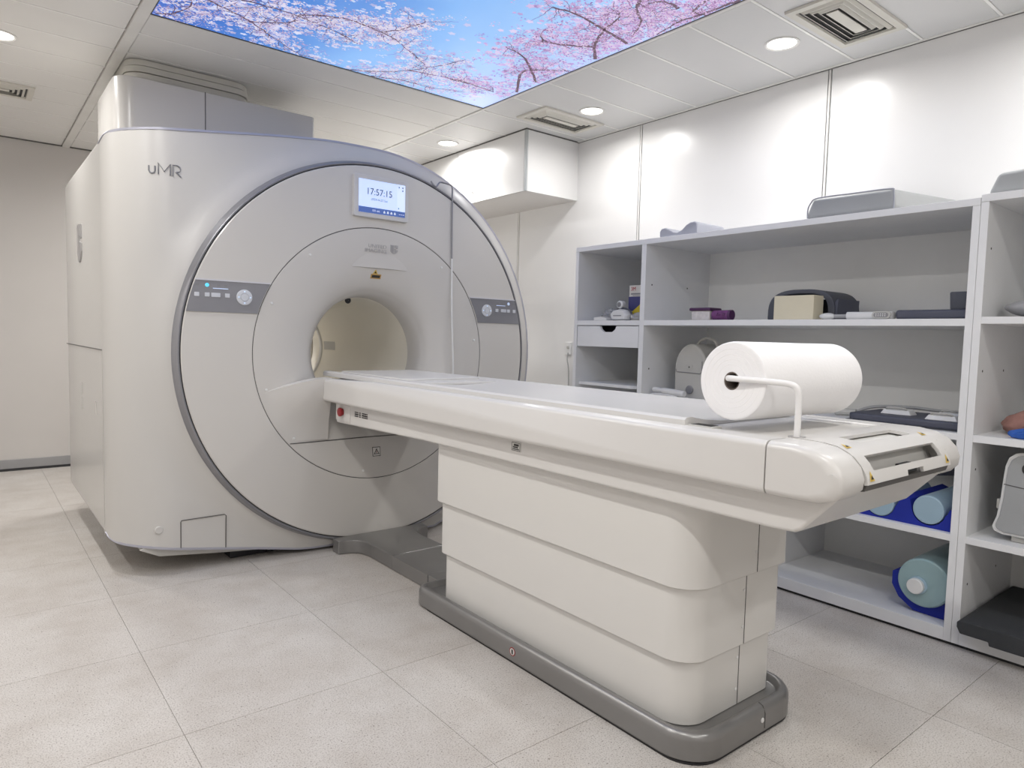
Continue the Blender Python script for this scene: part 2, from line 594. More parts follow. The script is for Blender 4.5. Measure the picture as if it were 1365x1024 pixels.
def strips(x0, x1, y0, y1, first, mat, step=0.3048):
    k0 = math.floor((y0 - first) / step)
    y = first + k0 * step
    while y < y1:
        a, b = max(y + 0.003, y0), min(y + step - 0.003, y1)
        if b - a > 0.02:
            bm = nb()
            rows = []
            for (i, z) in ((0.0, ZC + 0.014), (0.0, ZC + 0.006), (0.006, ZC)):
                rows.append([(x0 + i, a + i, z), (x1 - i, a + i, z), (x1 - i, b - i, z), (x0 + i, b - i, z)])
            loft(bm, rows, True, False, True)
            fin('ceiling_panel', bm, mat, ce, smooth=False)
            if y > y0 + 0.02:
                fin('seam_highlight_strip', bx(x0, x1, y - 0.0055, y + 0.0055, ZC - 0.0012, ZC + 0.006), 'seam_highlight', ce, smooth=False)  # pale strip added over the joint as its painted highlight
        y += step


strips(XL, 0.62, YR, YB, 3.698, 'ceil', 0.2955)
strips(0.672, 2.488, MY1 + 0.012, YB, 3.694, 'ceil', 0.2955)
strips(0.672, 2.488, YR, MY0 - 0.012, 0.85, 'ceil')
strips(2.512, XW - PT - 0.004, YR, YB, 1.035, 'ceil_perf')
tr = struct(fin('trim_1', bx(0.622, 0.670, YR, YB, ZC - 0.008, ZC + 0.014), 'rail', bevel=0.002))
tr['label'] = 'white ceiling rail'
struct(fin('trim_2', bx(2.490, 2.510, YR, YB, ZC - 0.004, ZC + 0.014), 'rail', bevel=0.002))
w3 = struct(fin('trim_3', bx(XW - PT - 0.022, XW - PT, YR, BKY - 0.006, ZC - 0.004, ZC + 0.004), 'rail', bevel=0.001))
fin('shadow_gap', bx(XW - PT - 0.004, XW - PT, YR, BKY - 0.006, ZC - 0.0065, ZC - 0.004), 'seam', w3)
struct(fin('trim_4', bx(XL, XW - PT, YB - 0.02, YB, ZC - 0.006, ZC + 0.002), 'seam'))

# backlit ceiling picture
mu = thing('backlit_ceiling_picture', 'glowing blue sky and cherry blossom picture set into the ceiling', 'light panel', ((MX0 + MX1) / 2, (MY0 + MY1) / 2, ZC))
fin('sky_print', bx(MX0, MX1, MY0, MY1, ZC + 0.002, ZC + 0.012), 'sky', mu)
for (a, b, c, d) in ((MX0 - 0.002, MX0 + 0.004, MY0, MY1), (MX1 - 0.004, MX1 + 0.002, MY0, MY1), (MX0, MX1, MY1 - 0.003, MY1 + 0.004), (MX0, MX1, MY0 - 0.004, MY0 + 0.003)):
    fin('edge_gasket', bx(a, b, c, d, ZC - 0.001, ZC + 0.012), 'seam', mu)
LB = [[(0.831, 3.133), (0.926, 3.171), (1.027, 3.211), (1.122, 3.28), (1.207, 3.336), (1.355, 3.43)], [(0.935, 3.041), (1.033, 3.02), (1.174, 3.02), (1.287, 3.038), (1.399, 3.063), (1.5, 3.106)], [(1.17, 3.01), (1.266, 2.938), (1.356, 2.901), (1.449, 2.908), (1.524, 2.919), (1.608, 2.941), (1.722, 3.011), (1.871, 3.104)], [(1.524, 2.919), (1.576, 2.84), (1.607, 2.751), (1.628, 2.687)], [(1.612, 3.43), (1.729, 3.357), (1.848, 3.227), (1.932, 3.068), (1.991, 2.916)], [(1.848, 3.227), (2.008, 3.187), (2.16, 3.159)], [(1.739, 3.43), (1.903, 3.372), (2.071, 3.358), (2.25, 3.29)], [(1.03, 3.222), (1.137, 3.142), (1.191, 3.064)], [(0.69, 3.415), (0.742, 3.377), (0.788, 3.252), (0.78, 3.18)], [(0.72, 3.05), (0.95, 2.8), (1.1, 2.72), (1.25, 2.62), (1.4, 2.55)], [(0.69, 2.7), (0.85, 2.45), (1.05, 2.25), (1.2, 2.0), (1.25, 1.8)], [(0.70, 2.0), (0.9, 1.75), (1.2, 1.4), (1.35, 1.2)]]
RB = [[(2.475, 1.672), (2.465, 1.844), (2.447, 1.955), (2.478, 2.1)], [(2.375, 1.737), (2.414, 1.85), (2.484, 1.846)], [(2.173, 1.941), (2.237, 2.008), (2.327, 2.062), (2.387, 2.152)], [(2.357, 2.383), (2.24, 2.456), (2.155, 2.485), (2.094, 2.461)], [(2.465, 2.475), (2.338, 2.351), (2.269, 2.228), (2.234, 2.117), (2.197, 2.07)], [(2.463, 3.093), (2.307, 2.846), (2.364, 2.755), (2.48, 2.666)], [(2.351, 1.881), (2.266, 1.882), (2.22, 1.935)], [(2.077, 3.181), (2.211, 3.166), (2.372, 3.178)], [(2.47, 1.6), (2.2, 1.5), (1.95, 1.55), (1.75, 1.7)], [(2.3, 1.3), (2.0, 1.35), (1.8, 1.3)], [(2.45, 2.9), (2.2, 2.7), (2.05, 2.66)], [(2.45, 2.25), (2.1, 2.2), (1.95, 2.22)]]
prnd = random.Random(3)


def inside(x, y, m=0.006):
    return MX0 + m < x < MX1 - m and MY0 + m < y < MY1 - m


def ribbon(bm, pts, w0, w1, z):
    P = bez([(p[0], p[1], 0) for p in pts], 6)
    P = [p for p in P if inside(p.x, p.y)]
    if len(P) < 2:
        return
    L, R = [], []
    for i, p in enumerate(P):
        t = (P[min(i + 1, len(P) - 1)] - P[max(i - 1, 0)]).normalized()
        w = w0 + (w1 - w0) * i / (len(P) - 1)
        n = Vector((-t.y, t.x, 0)) * w * prnd.uniform(0.8, 1.2)
        q = p + Vector((prnd.gauss(0, 0.002), prnd.gauss(0, 0.002), 0))
        L.append(bm.verts.new((q.x + n.x, q.y + n.y, z)))
        R.append(bm.verts.new((q.x - n.x, q.y - n.y, z)))
    for i in range(len(P) - 1):
        bm.faces.new([L[i], L[i + 1], R[i + 1], R[i]])


bm = nb()
anch = []        # (x, y, side)
for side, BS in ((0, LB), (1, RB)):
    for q in BS:
        w = 0.0052 if side == 0 else 0.0085
        ribbon(bm, q, w, w * 0.4, ZC + 0.0004)
        P = bez([(p[0], p[1], 0) for p in q], 10)
        for i, p in enumerate(P):
            anch.append((p.x, p.y, side))
            if prnd.random() < 0.55:        # twigs
                a = prnd.uniform(0, 2 * PI)
                L_ = prnd.uniform(0.05, 0.16)
                a2 = a + prnd.uniform(-0.8, 0.8)
                m1 = (p.x + math.cos(a) * L_ * 0.5, p.y + math.sin(a) * L_ * 0.5)
                m2 = (m1[0] + math.cos(a2) * L_ * 0.5, m1[1] + math.sin(a2) * L_ * 0.5)
                ribbon(bm, [(p.x, p.y), m1, m2], 0.0020, 0.0009, ZC + 0.0006)
                anch.append((m1[0], m1[1], side))
                anch.append((m2[0], m2[1], side))
fin('branch_print', bm, 'branch', mu, smooth=False, kind='stuff')
cols = {0: [(0.89, 0.85, 0.90), (0.83, 0.78, 0.87), (0.76, 0.69, 0.80), (0.94, 0.91, 0.94), (0.64, 0.56, 0.71), (0.52, 0.44, 0.60)],
        1: [(0.73, 0.59, 0.74), (0.60, 0.43, 0.62), (0.79, 0.69, 0.81), (0.46, 0.31, 0.50), (0.87, 0.80, 0.90), (0.66, 0.50, 0.69)]}
verts, faces, vcol = [], [], []


def blossom(x, y, r, c, z):
    if not inside(x, y, r + 0.003):
        return
    a0 = prnd.uniform(0, 2 * PI)
    n0 = len(verts)
    sq = prnd.uniform(0.55, 1.0)
    for k in range(10):
        rr = r * (1.0 if k % 2 == 0 else 0.62)
        a = a0 + PI * k / 5
        verts.append((x + rr * math.cos(a), y + rr * sq * math.sin(a), z))
        vcol.append(c)
    faces.append(tuple(range(n0, n0 + 10)))


def mixc(a, b, t):
    return tuple(p + (q - p) * t for p, q in zip(a, b))


for side, nh, ncl, spread in ((0, 1300, 1900, 0.056), (1, 1500, 2100, 0.066)):
    A = [a for a in anch if a[2] == side]
    haze = (0.70, 0.76, 0.93) if side == 0 else (0.80, 0.76, 0.92)
    for k in range(nh):                       # soft far blossom behind the sharp ones
        ax, ay, _ = prnd.choice(A)
        x, y = ax + prnd.gauss(0, spread), ay + prnd.gauss(0, spread)
        c = mixc(haze, prnd.choice(cols[side]), prnd.uniform(0.1, 0.6))
        blossom(x, y, prnd.uniform(0.010, 0.024), lin(c), ZC + 0.0016)
    for k in range(ncl):
        ax, ay, _ = prnd.choice(A)
        x, y = ax + prnd.gauss(0, spread), ay + prnd.gauss(0, spread)
        base = prnd.choice(cols[side])
        for q in range(prnd.randint(5, 13)):
            c = mixc(base, prnd.choice(cols[side]), prnd.uniform(0, 0.7))
            blossom(x + prnd.gauss(0, 0.012), y + prnd.gauss(0, 0.012), prnd.uniform(0.0022, 0.0062), lin(c), ZC + 0.0002 + 0.0011 * prnd.random())
me = bpy.data.meshes.new('blossom_print')
me.from_pydata(verts, [], faces)
at = me.color_attributes.new('petal', 'FLOAT_COLOR', 'POINT')
for i, c in enumerate(vcol):
    at.data[i].color = (c[0], c[1], c[2], 1)
me.materials.append(M['blossom'])
o = link(bpy.data.objects.new('blossom_print', me), mu)
o['kind'] = 'stuff'


# recessed downlights; unseen ones beyond the mirrored left row are added fill
def downlight(x, y, label, dim=1.0):
    t = thing('ceiling_downlight', label, 'ceiling light', (x, y, ZC), 'recessed ceiling downlights')
    fin('trim_ring', revolve(nb(), [(0.078, ZC), (0.078, ZC - 0.004), (0.070, ZC - 0.006), (0.064, ZC - 0.002), (0.064, ZC)], x, y, 32, 'z'), 'lampring', t)
    fin('diffuser', revolve(nb(), [(0.0635, ZC - 0.0005), (0.05, ZC - 0.0015)], x, y, 32, 'z', False, True), 'glow', t)
    ld = bpy.data.lights.new('lamp', 'AREA')
    ld.shape = 'DISK'
    ld.size = 0.125
    ld.spread = math.radians(SPREAD)
    ld.energy = LAMP_W * dim
    ld.color = (1.0, 0.985, 0.965)
    lo = bpy.data.objects.new('lamp', ld)
    link(lo, t, Matrix.Translation(Vector((x, y, ZC - 0.007))))
    return t


for (x, y, l) in ((2.970, 1.775, 'round glowing downlight beside the large right ceiling vent'),
                  (3.000, 3.026, 'round glowing downlight near the small middle ceiling vent'),
                  (2.745, 4.219, 'round glowing downlight shining onto the boxed bulkhead'),
                  (0.160, 4.171, 'round glowing downlight cut off at the left edge of the photo'),
                  (0.160, 2.95, 'downlight left of the scanner, beyond the picture edge'),
                  (0.160, 1.70, 'downlight left of the camera, beyond the picture edge'),
                  (1.580, 0.40, 'added fill downlight in the middle, above and behind the picture edge'),  # unseen lamp added to brighten the roll and deck
                  (0.160, 0.45, 'added fill downlight above the camera, beyond the picture edge'),  # out of view, added to light the room
                  (2.970, 0.50, 'added fill downlight above the grey foam slab, beyond the picture edge'),  # unseen lamp added for the floor at the lower right
                  (0.160, -0.90, 'added fill downlight at the left rear, behind the camera'),  # rear lamp, out of view, added as fill
                  (2.745, 5.45, 'added fill downlight out of sight behind the scanner near the back wall'),  # added out of sight to brighten the wall below the bulkhead
                  (1.580, -0.90, 'added fill downlight in the middle rear, behind the camera'),  # unseen rear lamp added as fill
                  (0.160, -1.75, 'added fill downlight at the far left rear, behind the camera'),  # second rear row, unseen, added as fill
                  (-0.80, 1.70, 'added unseen fill downlight over the left bay, level with the table foot'),  # unseen row added to light surfaces that face left
                  (-0.80, 4.17, 'added unseen fill downlight over the left bay, level with the scanner side'),  # unseen lamp added to brighten the scanner side
                  (1.580, 5.45, 'added unseen fill downlight over the rear of the scanner')):  # added out of sight to brighten the area behind the scanner
    downlight(x, y, l, 0.55 if (x, y) == (1.58, 0.40) else 1.6 if y > 5 else 1.25 if (x < -0.5 and y > 4) else (1.0 if y > 4 else 0.62) if (x > 2.5 and y > 0.6) else 0.92)


# ceiling vents
def vent(x0, x1, y0, y1, label):
    t = thing('ceiling_vent', label, 'air vent', ((x0 + x1) / 2, (y0 + y1) / 2, ZC), 'louvred ceiling vents')
    z = ZC - 0.001

    def frame(a0, a1, b0, b1, w, zt, zb, name, mat):
        m = nb()
        rows = []
        for (i, zz) in ((0, zt), (0.002, zb), (w - 0.002, zb), (w, zt)):
            rows.append([(a0 + i, b0 + i, zz), (a1 - i, b0 + i, zz), (a1 - i, b1 - i, zz), (a0 + i, b1 - i, zz)])
        loft(m, rows, True)
        return fin(name, m, mat, t, smooth=False)
    fin('shaft', bx(x0 + 0.02, x1 - 0.02, y0 + 0.02, y1 - 0.02, z - 0.0005, z + 0.002), 'vent_dark', t)
    frame(x0, x1, y0, y1, 0.034, z, z - 0.010, 'frame', 'vent')
    for k in range(3):
        i = 0.043 + 0.024 * k
        m = nb()
        r1 = [(x0 + i, y0 + i, z - 0.002), (x1 - i, y0 + i, z - 0.002), (x1 - i, y1 - i, z - 0.002), (x0 + i, y1 - i, z - 0.002)]
        j = i + 0.011
        r2 = [(x0 + j, y0 + j, z - 0.012), (x1 - j, y0 + j, z - 0.012), (x1 - j, y1 - j, z - 0.012), (x0 + j, y1 - j, z - 0.012)]
        j2 = j + 0.003
        r3 = [(x0 + j2, y0 + j2, z - 0.012), (x1 - j2, y0 + j2, z - 0.012), (x1 - j2, y1 - j2, z - 0.012), (x0 + j2, y1 - j2, z - 0.012)]
        loft(m, [r1, r2, r3], True)
        fin('louvre', m, 'vent', t, smooth=False)
    i = 0.043 + 0.075
    fin('centre_plate', bx(x0 + i, x1 - i, y0 + i, y1 - i, z - 0.013, z - 0.008), 'vent', t, bevel=0.002)
    return t


vent(2.70, 3.20, 1.325, 1.61, 'largest ceiling vent, upper right beside the bright downlight')
vent(2.73, 3.235, 3.145, 3.42, 'ceiling vent in front of the boxed bulkhead')
vent(-0.14, 0.36, 4.93, 5.205, 'ceiling vent cut off at the left edge near the back wall')

# ------------------------------------------------------------------ MRI scanner
AX, AZ, YD = 1.677, 0.995, 3.19
RR = 0.972
YBK = 4.85
G = thing('mri_scanner', 'large white magnetic resonance scanner with round bore and grey ring', 'scanner', (AX, 4.0, 0))

# outline of the shell in the XZ plane, counter-clockwise
RO = 1.055
zb = 0.018
thb = math.asin((AZ - zb) / RO)
ol = []
for k in range(41):
    t = -thb + (PI / 2 + thb) * k / 40
    ol.append((AX + RO * math.cos(t), AZ + RO * math.sin(t)))
top = [(1.677, 2.05), (1.50, 2.049), (1.35, 2.040), (1.14, 2.016), (0.93, 1.987), (0.75, 1.962), (0.62, 1.947), (0.53, 1.938), (0.500, 1.932), (0.487, 1.921), (0.48, 1.902)]
ol += [(p.x, p.y) for p in bez([(a, b, 0) for a, b in top], 3)][1:]
for k in range(1, 17):
    ol.append((0.48, 1.902 + (0.185 - 1.902) * k / 16))
bot = [(0.48, 0.185), (0.487, 0.165), (0.505, 0.153), (0.53, 0.147), (0.62, 0.135), (0.75, 0.113), (0.95, 0.080), (1.10, 0.054), (1.20, 0.036), (1.28, 0.022)]
ol += [(p.x, p.y) for p in bez([(a, b, 0) for a, b in bot], 3)][1:]
x1 = AX + RO * math.cos(thb)
for k in range(1, 12):
    ol.append((1.28 + (x1 - 1.28) * k / 12, zb))


def ycov(x, z):
    s = math.hypot(x - AX, z - AZ) - RR
    y = 3.262 - 0.030 * math.exp(-(max(s, 0) / 0.07) ** 2)
    R = 0.25
    if x < 0.48 + R:
        d = min(R, 0.48 + R - x)
        y += R - math.sqrt(max(R * R - d * d, 0))
    return y


rows = []
NR = 34
for k in range(NR + 1):
    t = 1 - (1 - k / NR) ** 2.1
    row = []
    for (x, z) in ol:
        dx, dz = x - AX, z - AZ
        r = math.hypot(dx, dz)
        r2 = RR + (r - RR) * t
        px, pz = AX + dx / r * r2, AZ + dz / r * r2
        row.append((px, ycov(px, pz), pz))
    rows.append(row)
front = rows[-1]
bm = nb()
# trim strip and outer casing
bm = nb()


def off(d, dy=None, y=None):
    out = []
    n = len(ol)
    for i, (x, z) in enumerate(ol):
        a, b = ol[i - 1], ol[(i + 1) % n]
        tx, tz = b[0] - a[0], b[1] - a[1]
        L_ = math.hypot(tx, tz)
        nx, nz = tz / L_, -tx / L_
        yy = y if y is not None else front[i][1] + dy
        out.append((x + nx * d, yy, z + nz * d))
    return out


keep = [i for i, (x, z) in enumerate(ol) if not (x < 0.4815)]
i0 = next(i for i, (x, z) in enumerate(ol) if x < 0.4815)
i1 = max(i for i, (x, z) in enumerate(ol) if x < 0.4815)
order = list(range(i1, len(ol))) + list(range(0, i0 + 1))
loft(bm, [[q[i] for i in order] for q in (off(-0.0075, -0.0002), off(-0.0065, -0.0030), off(0.003, -0.0022), off(0.0045, 0.004), off(0.0045, 0.020), off(-0.001, 0.022))], False)
fin('edge_trim', bm, 'trim', G)
bm = nb()
ins = []
for i in range(len(ol)):
    dx, dz = ol[i][0] - AX, ol[i][1] - AZ
    r = math.hypot(dx, dz)
    ins.append((AX + dx / r * 0.32, YBK + 0.01, AZ + dz / r * 0.32))
loft(bm, rows + [off(0, y=3.72), off(0, y=4.3), off(0, y=4.78), off(-0.03, y=4.83), off(-0.06, y=YBK), ins], True)
fin('outer_shell', bm, 'gantry', G, ang=50)
# side access panel seams
for p, w_, m_ in (([(0.4785, 3.52, 1.0), (0.4785, 4.83, 1.0)], 0.0024, 'seam'), ([(0.4792, 3.52, 1.0), (0.4792, 3.52, 0.16)], 0.0012, 'offwhite')):
    fin('seam_line', tube(nb(), p, w_, 6), m_, G)
for (y, z) in ((4.2, 0.78), (4.2, 0.70), (3.72, 0.72)):
    fin('latch', bx(0.4765, 0.481, y - 0.012, y + 0.012, z - 0.03, z + 0.03), 'gantry', G, bevel=0.001)
# shield emblem on the side
sh = nb()
prism(sh, [(4.250, 1.630), (4.185, 1.625), (4.185, 1.432), (4.215, 1.445), (4.240, 1.47), (4.250, 1.50)], 'x', 0.474, 0.4805)
fin('emblem', sh, 'letter2', G)
sh = nb()
prism(sh, [(4.170, 1.624), (4.105, 1.619), (4.105, 1.55), (4.140, 1.55), (4.140, 1.565), (4.170, 1.565)], 'x', 0.474, 0.4805)
fin('emblem', sh, 'letter2', G)
sh = nb()
prism(sh, [(4.170, 1.54), (4.105, 1.525), (4.105, 1.485), (4.135, 1.45), (4.170, 1.432)], 'x', 0.474, 0.4805)
fin('emblem', sh, 'letter2', G)
# grey ring (side wall of the raised disc) and disc
fin('grey_ring', revolve(nb(), [(RR + 0.006, 3.236), (RR + 0.002, 3.224), (RR - 0.002, 3.215), (RR - 0.006, 3.197), (RR - 0.012, 3.191), (RR - 0.018, 3.193), (RR - 0.020, 3.203)], AX, AZ, 160), 'ringgrey', G)
fin('ring_groove', revolve(nb(), [(RR - 0.0195, 3.197), (RR - 0.026, 3.197)], AX, AZ, 160), 'dark_gap', G)


def yin(r):
    P = ((0.30, 3.42), (0.303, 3.37), (0.312, 3.325), (0.33, 3.29), (0.355, 3.262), (0.40, 3.232), (0.45, 3.212), (0.52, 3.199), (0.60, 3.192), (0.64, 3.191), (1.0, 3.19))
    if r <= P[0][0]:
        return P[0][1]
    for (a, ya), (b, yb) in zip(P[:-1], P[1:]):
        if a <= r <= b:
            return ya + (yb - ya) * (r - a) / (b - a)
    return 3.19


fin('front_disc', revolve(nb(), [(RR - 0.0235, 3.205), (RR - 0.0235, 3.194), (RR - 0.028, 3.190), (0.80, 3.189), (0.6475, 3.1905), (0.6455, 3.193), (0.6455, 3.20)], AX, AZ, 160), 'disc', G)
fin('disc_groove', revolve(nb(), [(0.6465, 3.1945), (0.6405, 3.1945)], AX, AZ, 160), 'dark_gap', G)
prof = [(0.6425, 3.20), (0.6425, 3.194)]
r = 0.640
rs = [0.640, 0.62, 0.60, 0.57, 0.54, 0.51, 0.48, 0.45, 0.425, 0.40, 0.38, 0.362, 0.347, 0.334, 0.323, 0.314, 0.307, 0.303, 0.301, 0.30]
ysm = []
for r in rs:
    ysm.append(sum(yin(r + d) for d in (-0.02, -0.01, 0, 0.01, 0.02)) / 5 if r > 0.32 else yin(r))
prof += list(zip(rs, ysm))
fin('bore_funnel', revolve(nb(), prof, AX, AZ, 160), 'disc', G)


def yfun(r):
    if r >= 0.64:
        return 3.1895
    for (a, ya), (b, yb) in zip(list(zip(rs, ysm))[:-1], list(zip(rs, ysm))[1:]):
        if b <= r <= a:
            return yb + (ya - yb) * (r - b) / (a - b)
    return 3.42


# bore liner
fin('bore_tube', revolve(nb(), [(0.30, 3.42), (0.298, 3.45), (0.298, 4.62), (0.30, 4.63), (0.302, 4.75), (0.335, YBK + 0.012)], AX, AZ, 96), 'bore', G)
fin('bore_ring', revolve(nb(), [(0.2985, 4.60), (0.290, 4.61), (0.290, 4.635), (0.2985, 4.645)], AX, AZ, 96), 'white', G)
bm = nb()
loft(bm, [[(AX + 0.2965 * math.cos(math.radians(a)), y, AZ + 0.2965 * math.sin(math.radians(a))) for a in (-2, 1, 4, 7, 9)] for y in (4.39, 4.45, 4.51, 4.57)], False)
fin('bore_lamp_cover', bm, 'offwhite', G)
fin('bore_vent', revolve(nb(), [(0.018, 3.46), (0.015, 3.455), (0.001, 3.455)], AX - 0.05, AZ + 0.284, 16), 'charcoal', G)


def decal(name, pts, mat, parent, dy=0.0015, sub=1, label=None, yf=None):
    bm = nb()
    f = yf or (lambda x, z: yfun(math.hypot(x - AX, z - AZ)))
    lo = [bm.verts.new((x, f(x, z) - dy, z)) for x, z in pts]
    hi = [bm.verts.new((x, f(x, z) + 0.004, z)) for x, z in pts]
    bm.faces.new(lo)
    n = len(pts)
    for i in range(n):
        j = (i + 1) % n
        bm.faces.new([lo[i], lo[j], hi[j], hi[i]])
    return fin(name, bm, mat, parent, smooth=False, label=label)


# lower panel seam, warning sticker
fin('seam_line', tube(nb(), [(x, yfun(math.hypot(x - AX, 0.565 - AZ)) - 0.0005, 0.565) for x in [AX - 0.468 + 0.936 * k / 24 for k in range(25)]], 0.0026, 6), 'seam', G)
st = decal('warning_sticker', [(1.650, 0.463), (1.696, 0.463), (1.696, 0.511), (1.650, 0.511)], 'ink', G, 0.001)
decal('sticker_face', [(1.653, 0.466), (1.693, 0.466), (1.693, 0.508), (1.653, 0.508)], 'sticker', st, 0.0016)
decal('triangle_print', [(1.657, 0.474), (1.689, 0.474), (1.673, 0.503)], 'ink', st, 0.0022)
decal('triangle_face', [(1.6625, 0.4775), (1.6835, 0.4775), (1.673, 0.496)], 'sticker', st, 0.0028)
decal('exclamation_print', [(1.6715, 0.480), (1.6745, 0.480), (1.6745, 0.490), (1.6715, 0.490)], 'red', st, 0.0034)
# screws of the inner panel
for a in (196, 222, 262, 128, 52, 8, 338, 157):
    r = 0.605
    x, z = AX + r * math.cos(math.radians(a)), AZ + r * math.sin(math.radians(a))
    fin('screw_cap', revolve(nb(), [(0.006, 3.193), (0.006, 3.1885), (0.004, 3.187)], x, z, 12, 'y', False, True), 'white', G)
# hood above the bore with laser label
bm = nb()
top_ = [(1.530 + (1.845 - 1.530) * k / 12) for k in range(13)]
r0, r1, r2 = [], [], []
for k, x in enumerate(top_):
    u = (k - 6) / 6
    zz = 1.437 - 0.010 * u * u * 0.3
    d = 0.010 * (1 - u * u)
    r0.append((x, yfun(math.hypot(x - AX, 1.60 - AZ)) + 0.002, 1.60))
    r1.append((x, yfun(math.hypot(x - AX, zz + 0.003 - AZ)) - d - 0.001, zz + 0.003))
    r2.append((x, yfun(math.hypot(x - AX, zz - AZ)) + 0.008, zz - 0.001))
loft(bm, [r0, r1, r2], False)
fin('hood', bm, 'disc', G, ang=40)
decal('laser_label', [(1.645, 1.386), (1.703, 1.386), (1.703, 1.409), (1.645, 1.409)], 'orange', G, 0.002)
decal('laser_label_print', [(1.651, 1.391), (1.697, 1.391), (1.697, 1.404), (1.651, 1.404)], 'ink', G, 0.0026)
decal('laser_triangle', [(1.653, 1.410), (1.681, 1.410), (1.667, 1.432)], 'yellow', G, 0.002)
decal('laser_triangle_print', [(1.660, 1.413), (1.674, 1.413), (1.667, 1.424)], 'ink', G, 0.0026)
# lettering
text('lettering_united', 'UNITED', 0.0262, (1.716, 3.1950, 1.5395), FRONT, 'letter2', G, align='RIGHT', sx=1.12)
text('lettering_imaging', 'IMAGING', 0.0262, (1.716, 3.1955, 1.5165), FRONT, 'letter2', G, align='RIGHT', sx=1.12)
for pts in ([(1.737, 1.563), (1.757, 1.563), (1.757, 1.518), (1.743, 1.524), (1.737, 1.532)], [(1.761, 1.563), (1.780, 1.563), (1.780, 1.546), (1.770, 1.546), (1.770, 1.551), (1.761, 1.551)], [(1.761, 1.545), (1.767, 1.545), (1.767, 1.539), (1.780, 1.539), (1.780, 1.532), (1.774, 1.524), (1.761, 1.518)]):
    decal('shield_logo', pts, 'letter2', G, 0.002)
ub = lambda x, z: ycov(x, z)


def stroke(pts, w=0.0034):
    bm = nb()
    tube(bm, [(x, ycov(x, z) - 0.0005, z) for x, z in pts], w, 6)
    return bm


u0, us = 0.628, 1.0
fin('letter_u', stroke([(0.630, 1.792), (0.630, 1.771), (0.634, 1.763), (0.641, 1.760), (0.648, 1.763), (0.652, 1.771), (0.652, 1.792)]), 'letter', G)
fin('letter_m', stroke([(0.664, 1.758), (0.664, 1.806), (0.6865, 1.772), (0.709, 1.806), (0.709, 1.758)]), 'letter', G)
fin('letter_r', stroke([(0.719, 1.758), (0.719, 1.804), (0.738, 1.804), (0.747, 1.798), (0.749, 1.789), (0.745, 1.780), (0.736, 1.776), (0.731, 1.776), (0.751, 1.757)]), 'letter', G)
# lower left service flap and round cap
fin('seam_line', stroke([(0.739, 0.118), (0.739, 0.238), (0.742, 0.245), (0.925, 0.249), (0.932, 0.243), (0.932, 0.088)], 0.0022), 'seam', G)
fin('round_cap', revolve(nb(), [(0.018, 3.29), (0.018, ycov(0.653, 0.213) - 0.003), (0.015, ycov(0.653, 0.213) - 0.006)], 0.653, 0.213, 20, 'y', False, True), 'gantry', G)


# control panels
def control(sgn, label):
    z0, z1 = 1.180, 1.318

    def X(x):
        return AX + sgn * x
    pts = []
    for k in range(7):
        z = z0 + (z1 - z0) * k / 6
        pts.append((X(math.sqrt(0.945 ** 2 - (z - AZ) ** 2)), z))
    for k in range(7):
        z = z1 - (z1 - z0) * k / 6
        pts.append((X(math.sqrt(0.650 ** 2 - (z - AZ) ** 2)), z))
    cp = decal('control_panel', pts, 'panelgrey', G, 0.004, label=label)
    a, b = math.sqrt(0.945 ** 2 - (z1 - AZ) ** 2), math.sqrt(0.650 ** 2 - (z1 - AZ) ** 2)
    decal('panel_highlight', [(X(a), z1 - 0.001), (X(b), z1 - 0.001), (X(b), z1 + 0.005), (X(a), z1 + 0.005)], 'liphighlight', cp, 0.007)  # strip in a lighter colour paints the bevel highlight
    yy = 3.1855
    for (x, w) in ((AX - 0.793, 0.020), (AX - 0.836, 0.020), (AX - 0.872, 0.038), (AX - 0.921, 0.020)):
        fin('button', bx(X(x) - w / 2, X(x) + w / 2, yy - 0.003, yy + 0.002, 1.246, 1.264), 'button', cp, bevel=0.0012)
    d = AX - 0.995
    fin('dial', revolve(nb(), [(0.035, yy + 0.002), (0.035, yy - 0.003), (0.032, yy - 0.005), (0.019, yy - 0.005), (0.018, yy - 0.003), (0.0165, yy - 0.003), (0.0155, yy - 0.006)], X(d), 1.251, 32, 'y', False, True), 'button', cp)
    for (ex, ez) in ((0.0255, 0), (-0.0255, 0), (0, 0.0255), (0, -0.0255)):
        fin('dial_mark', bx(X(d) + ex - 0.003, X(d) + ex + 0.003, yy - 0.0058, yy - 0.004, 1.251 + ez - 0.003, 1.251 + ez + 0.003), 'bluewhite', cp)
    xc = AX - 0.836
    fin('indicator_light', revolve(nb(), [(0.0085, yy), (0.0085, yy - 0.0012)], X(xc), 1.297, 16, 'y', False, True), 'cyan' if sgn < 0 else 'bluewhite', cp)
    fin('indicator_bar', bx(min(X(AX - 0.860), X(AX - 0.925)), max(X(AX - 0.860), X(AX - 0.925)), yy - 0.001, yy + 0.001, 1.2825, 1.2855), 'bluewhite', cp)
    for (ix, iw) in ((0.795, 0.018), (0.885, 0.014), (0.915, 0.012)):
        fin('icon_print', bx(X(AX - ix) - iw / 2, X(AX - ix) + iw / 2, yy - 0.0006, yy + 0.001, 1.2925, 1.301), 'letter', cp)


control(-1, 'grey control strip left of the bore with a cyan light')
control(1, 'grey control strip right of the bore')

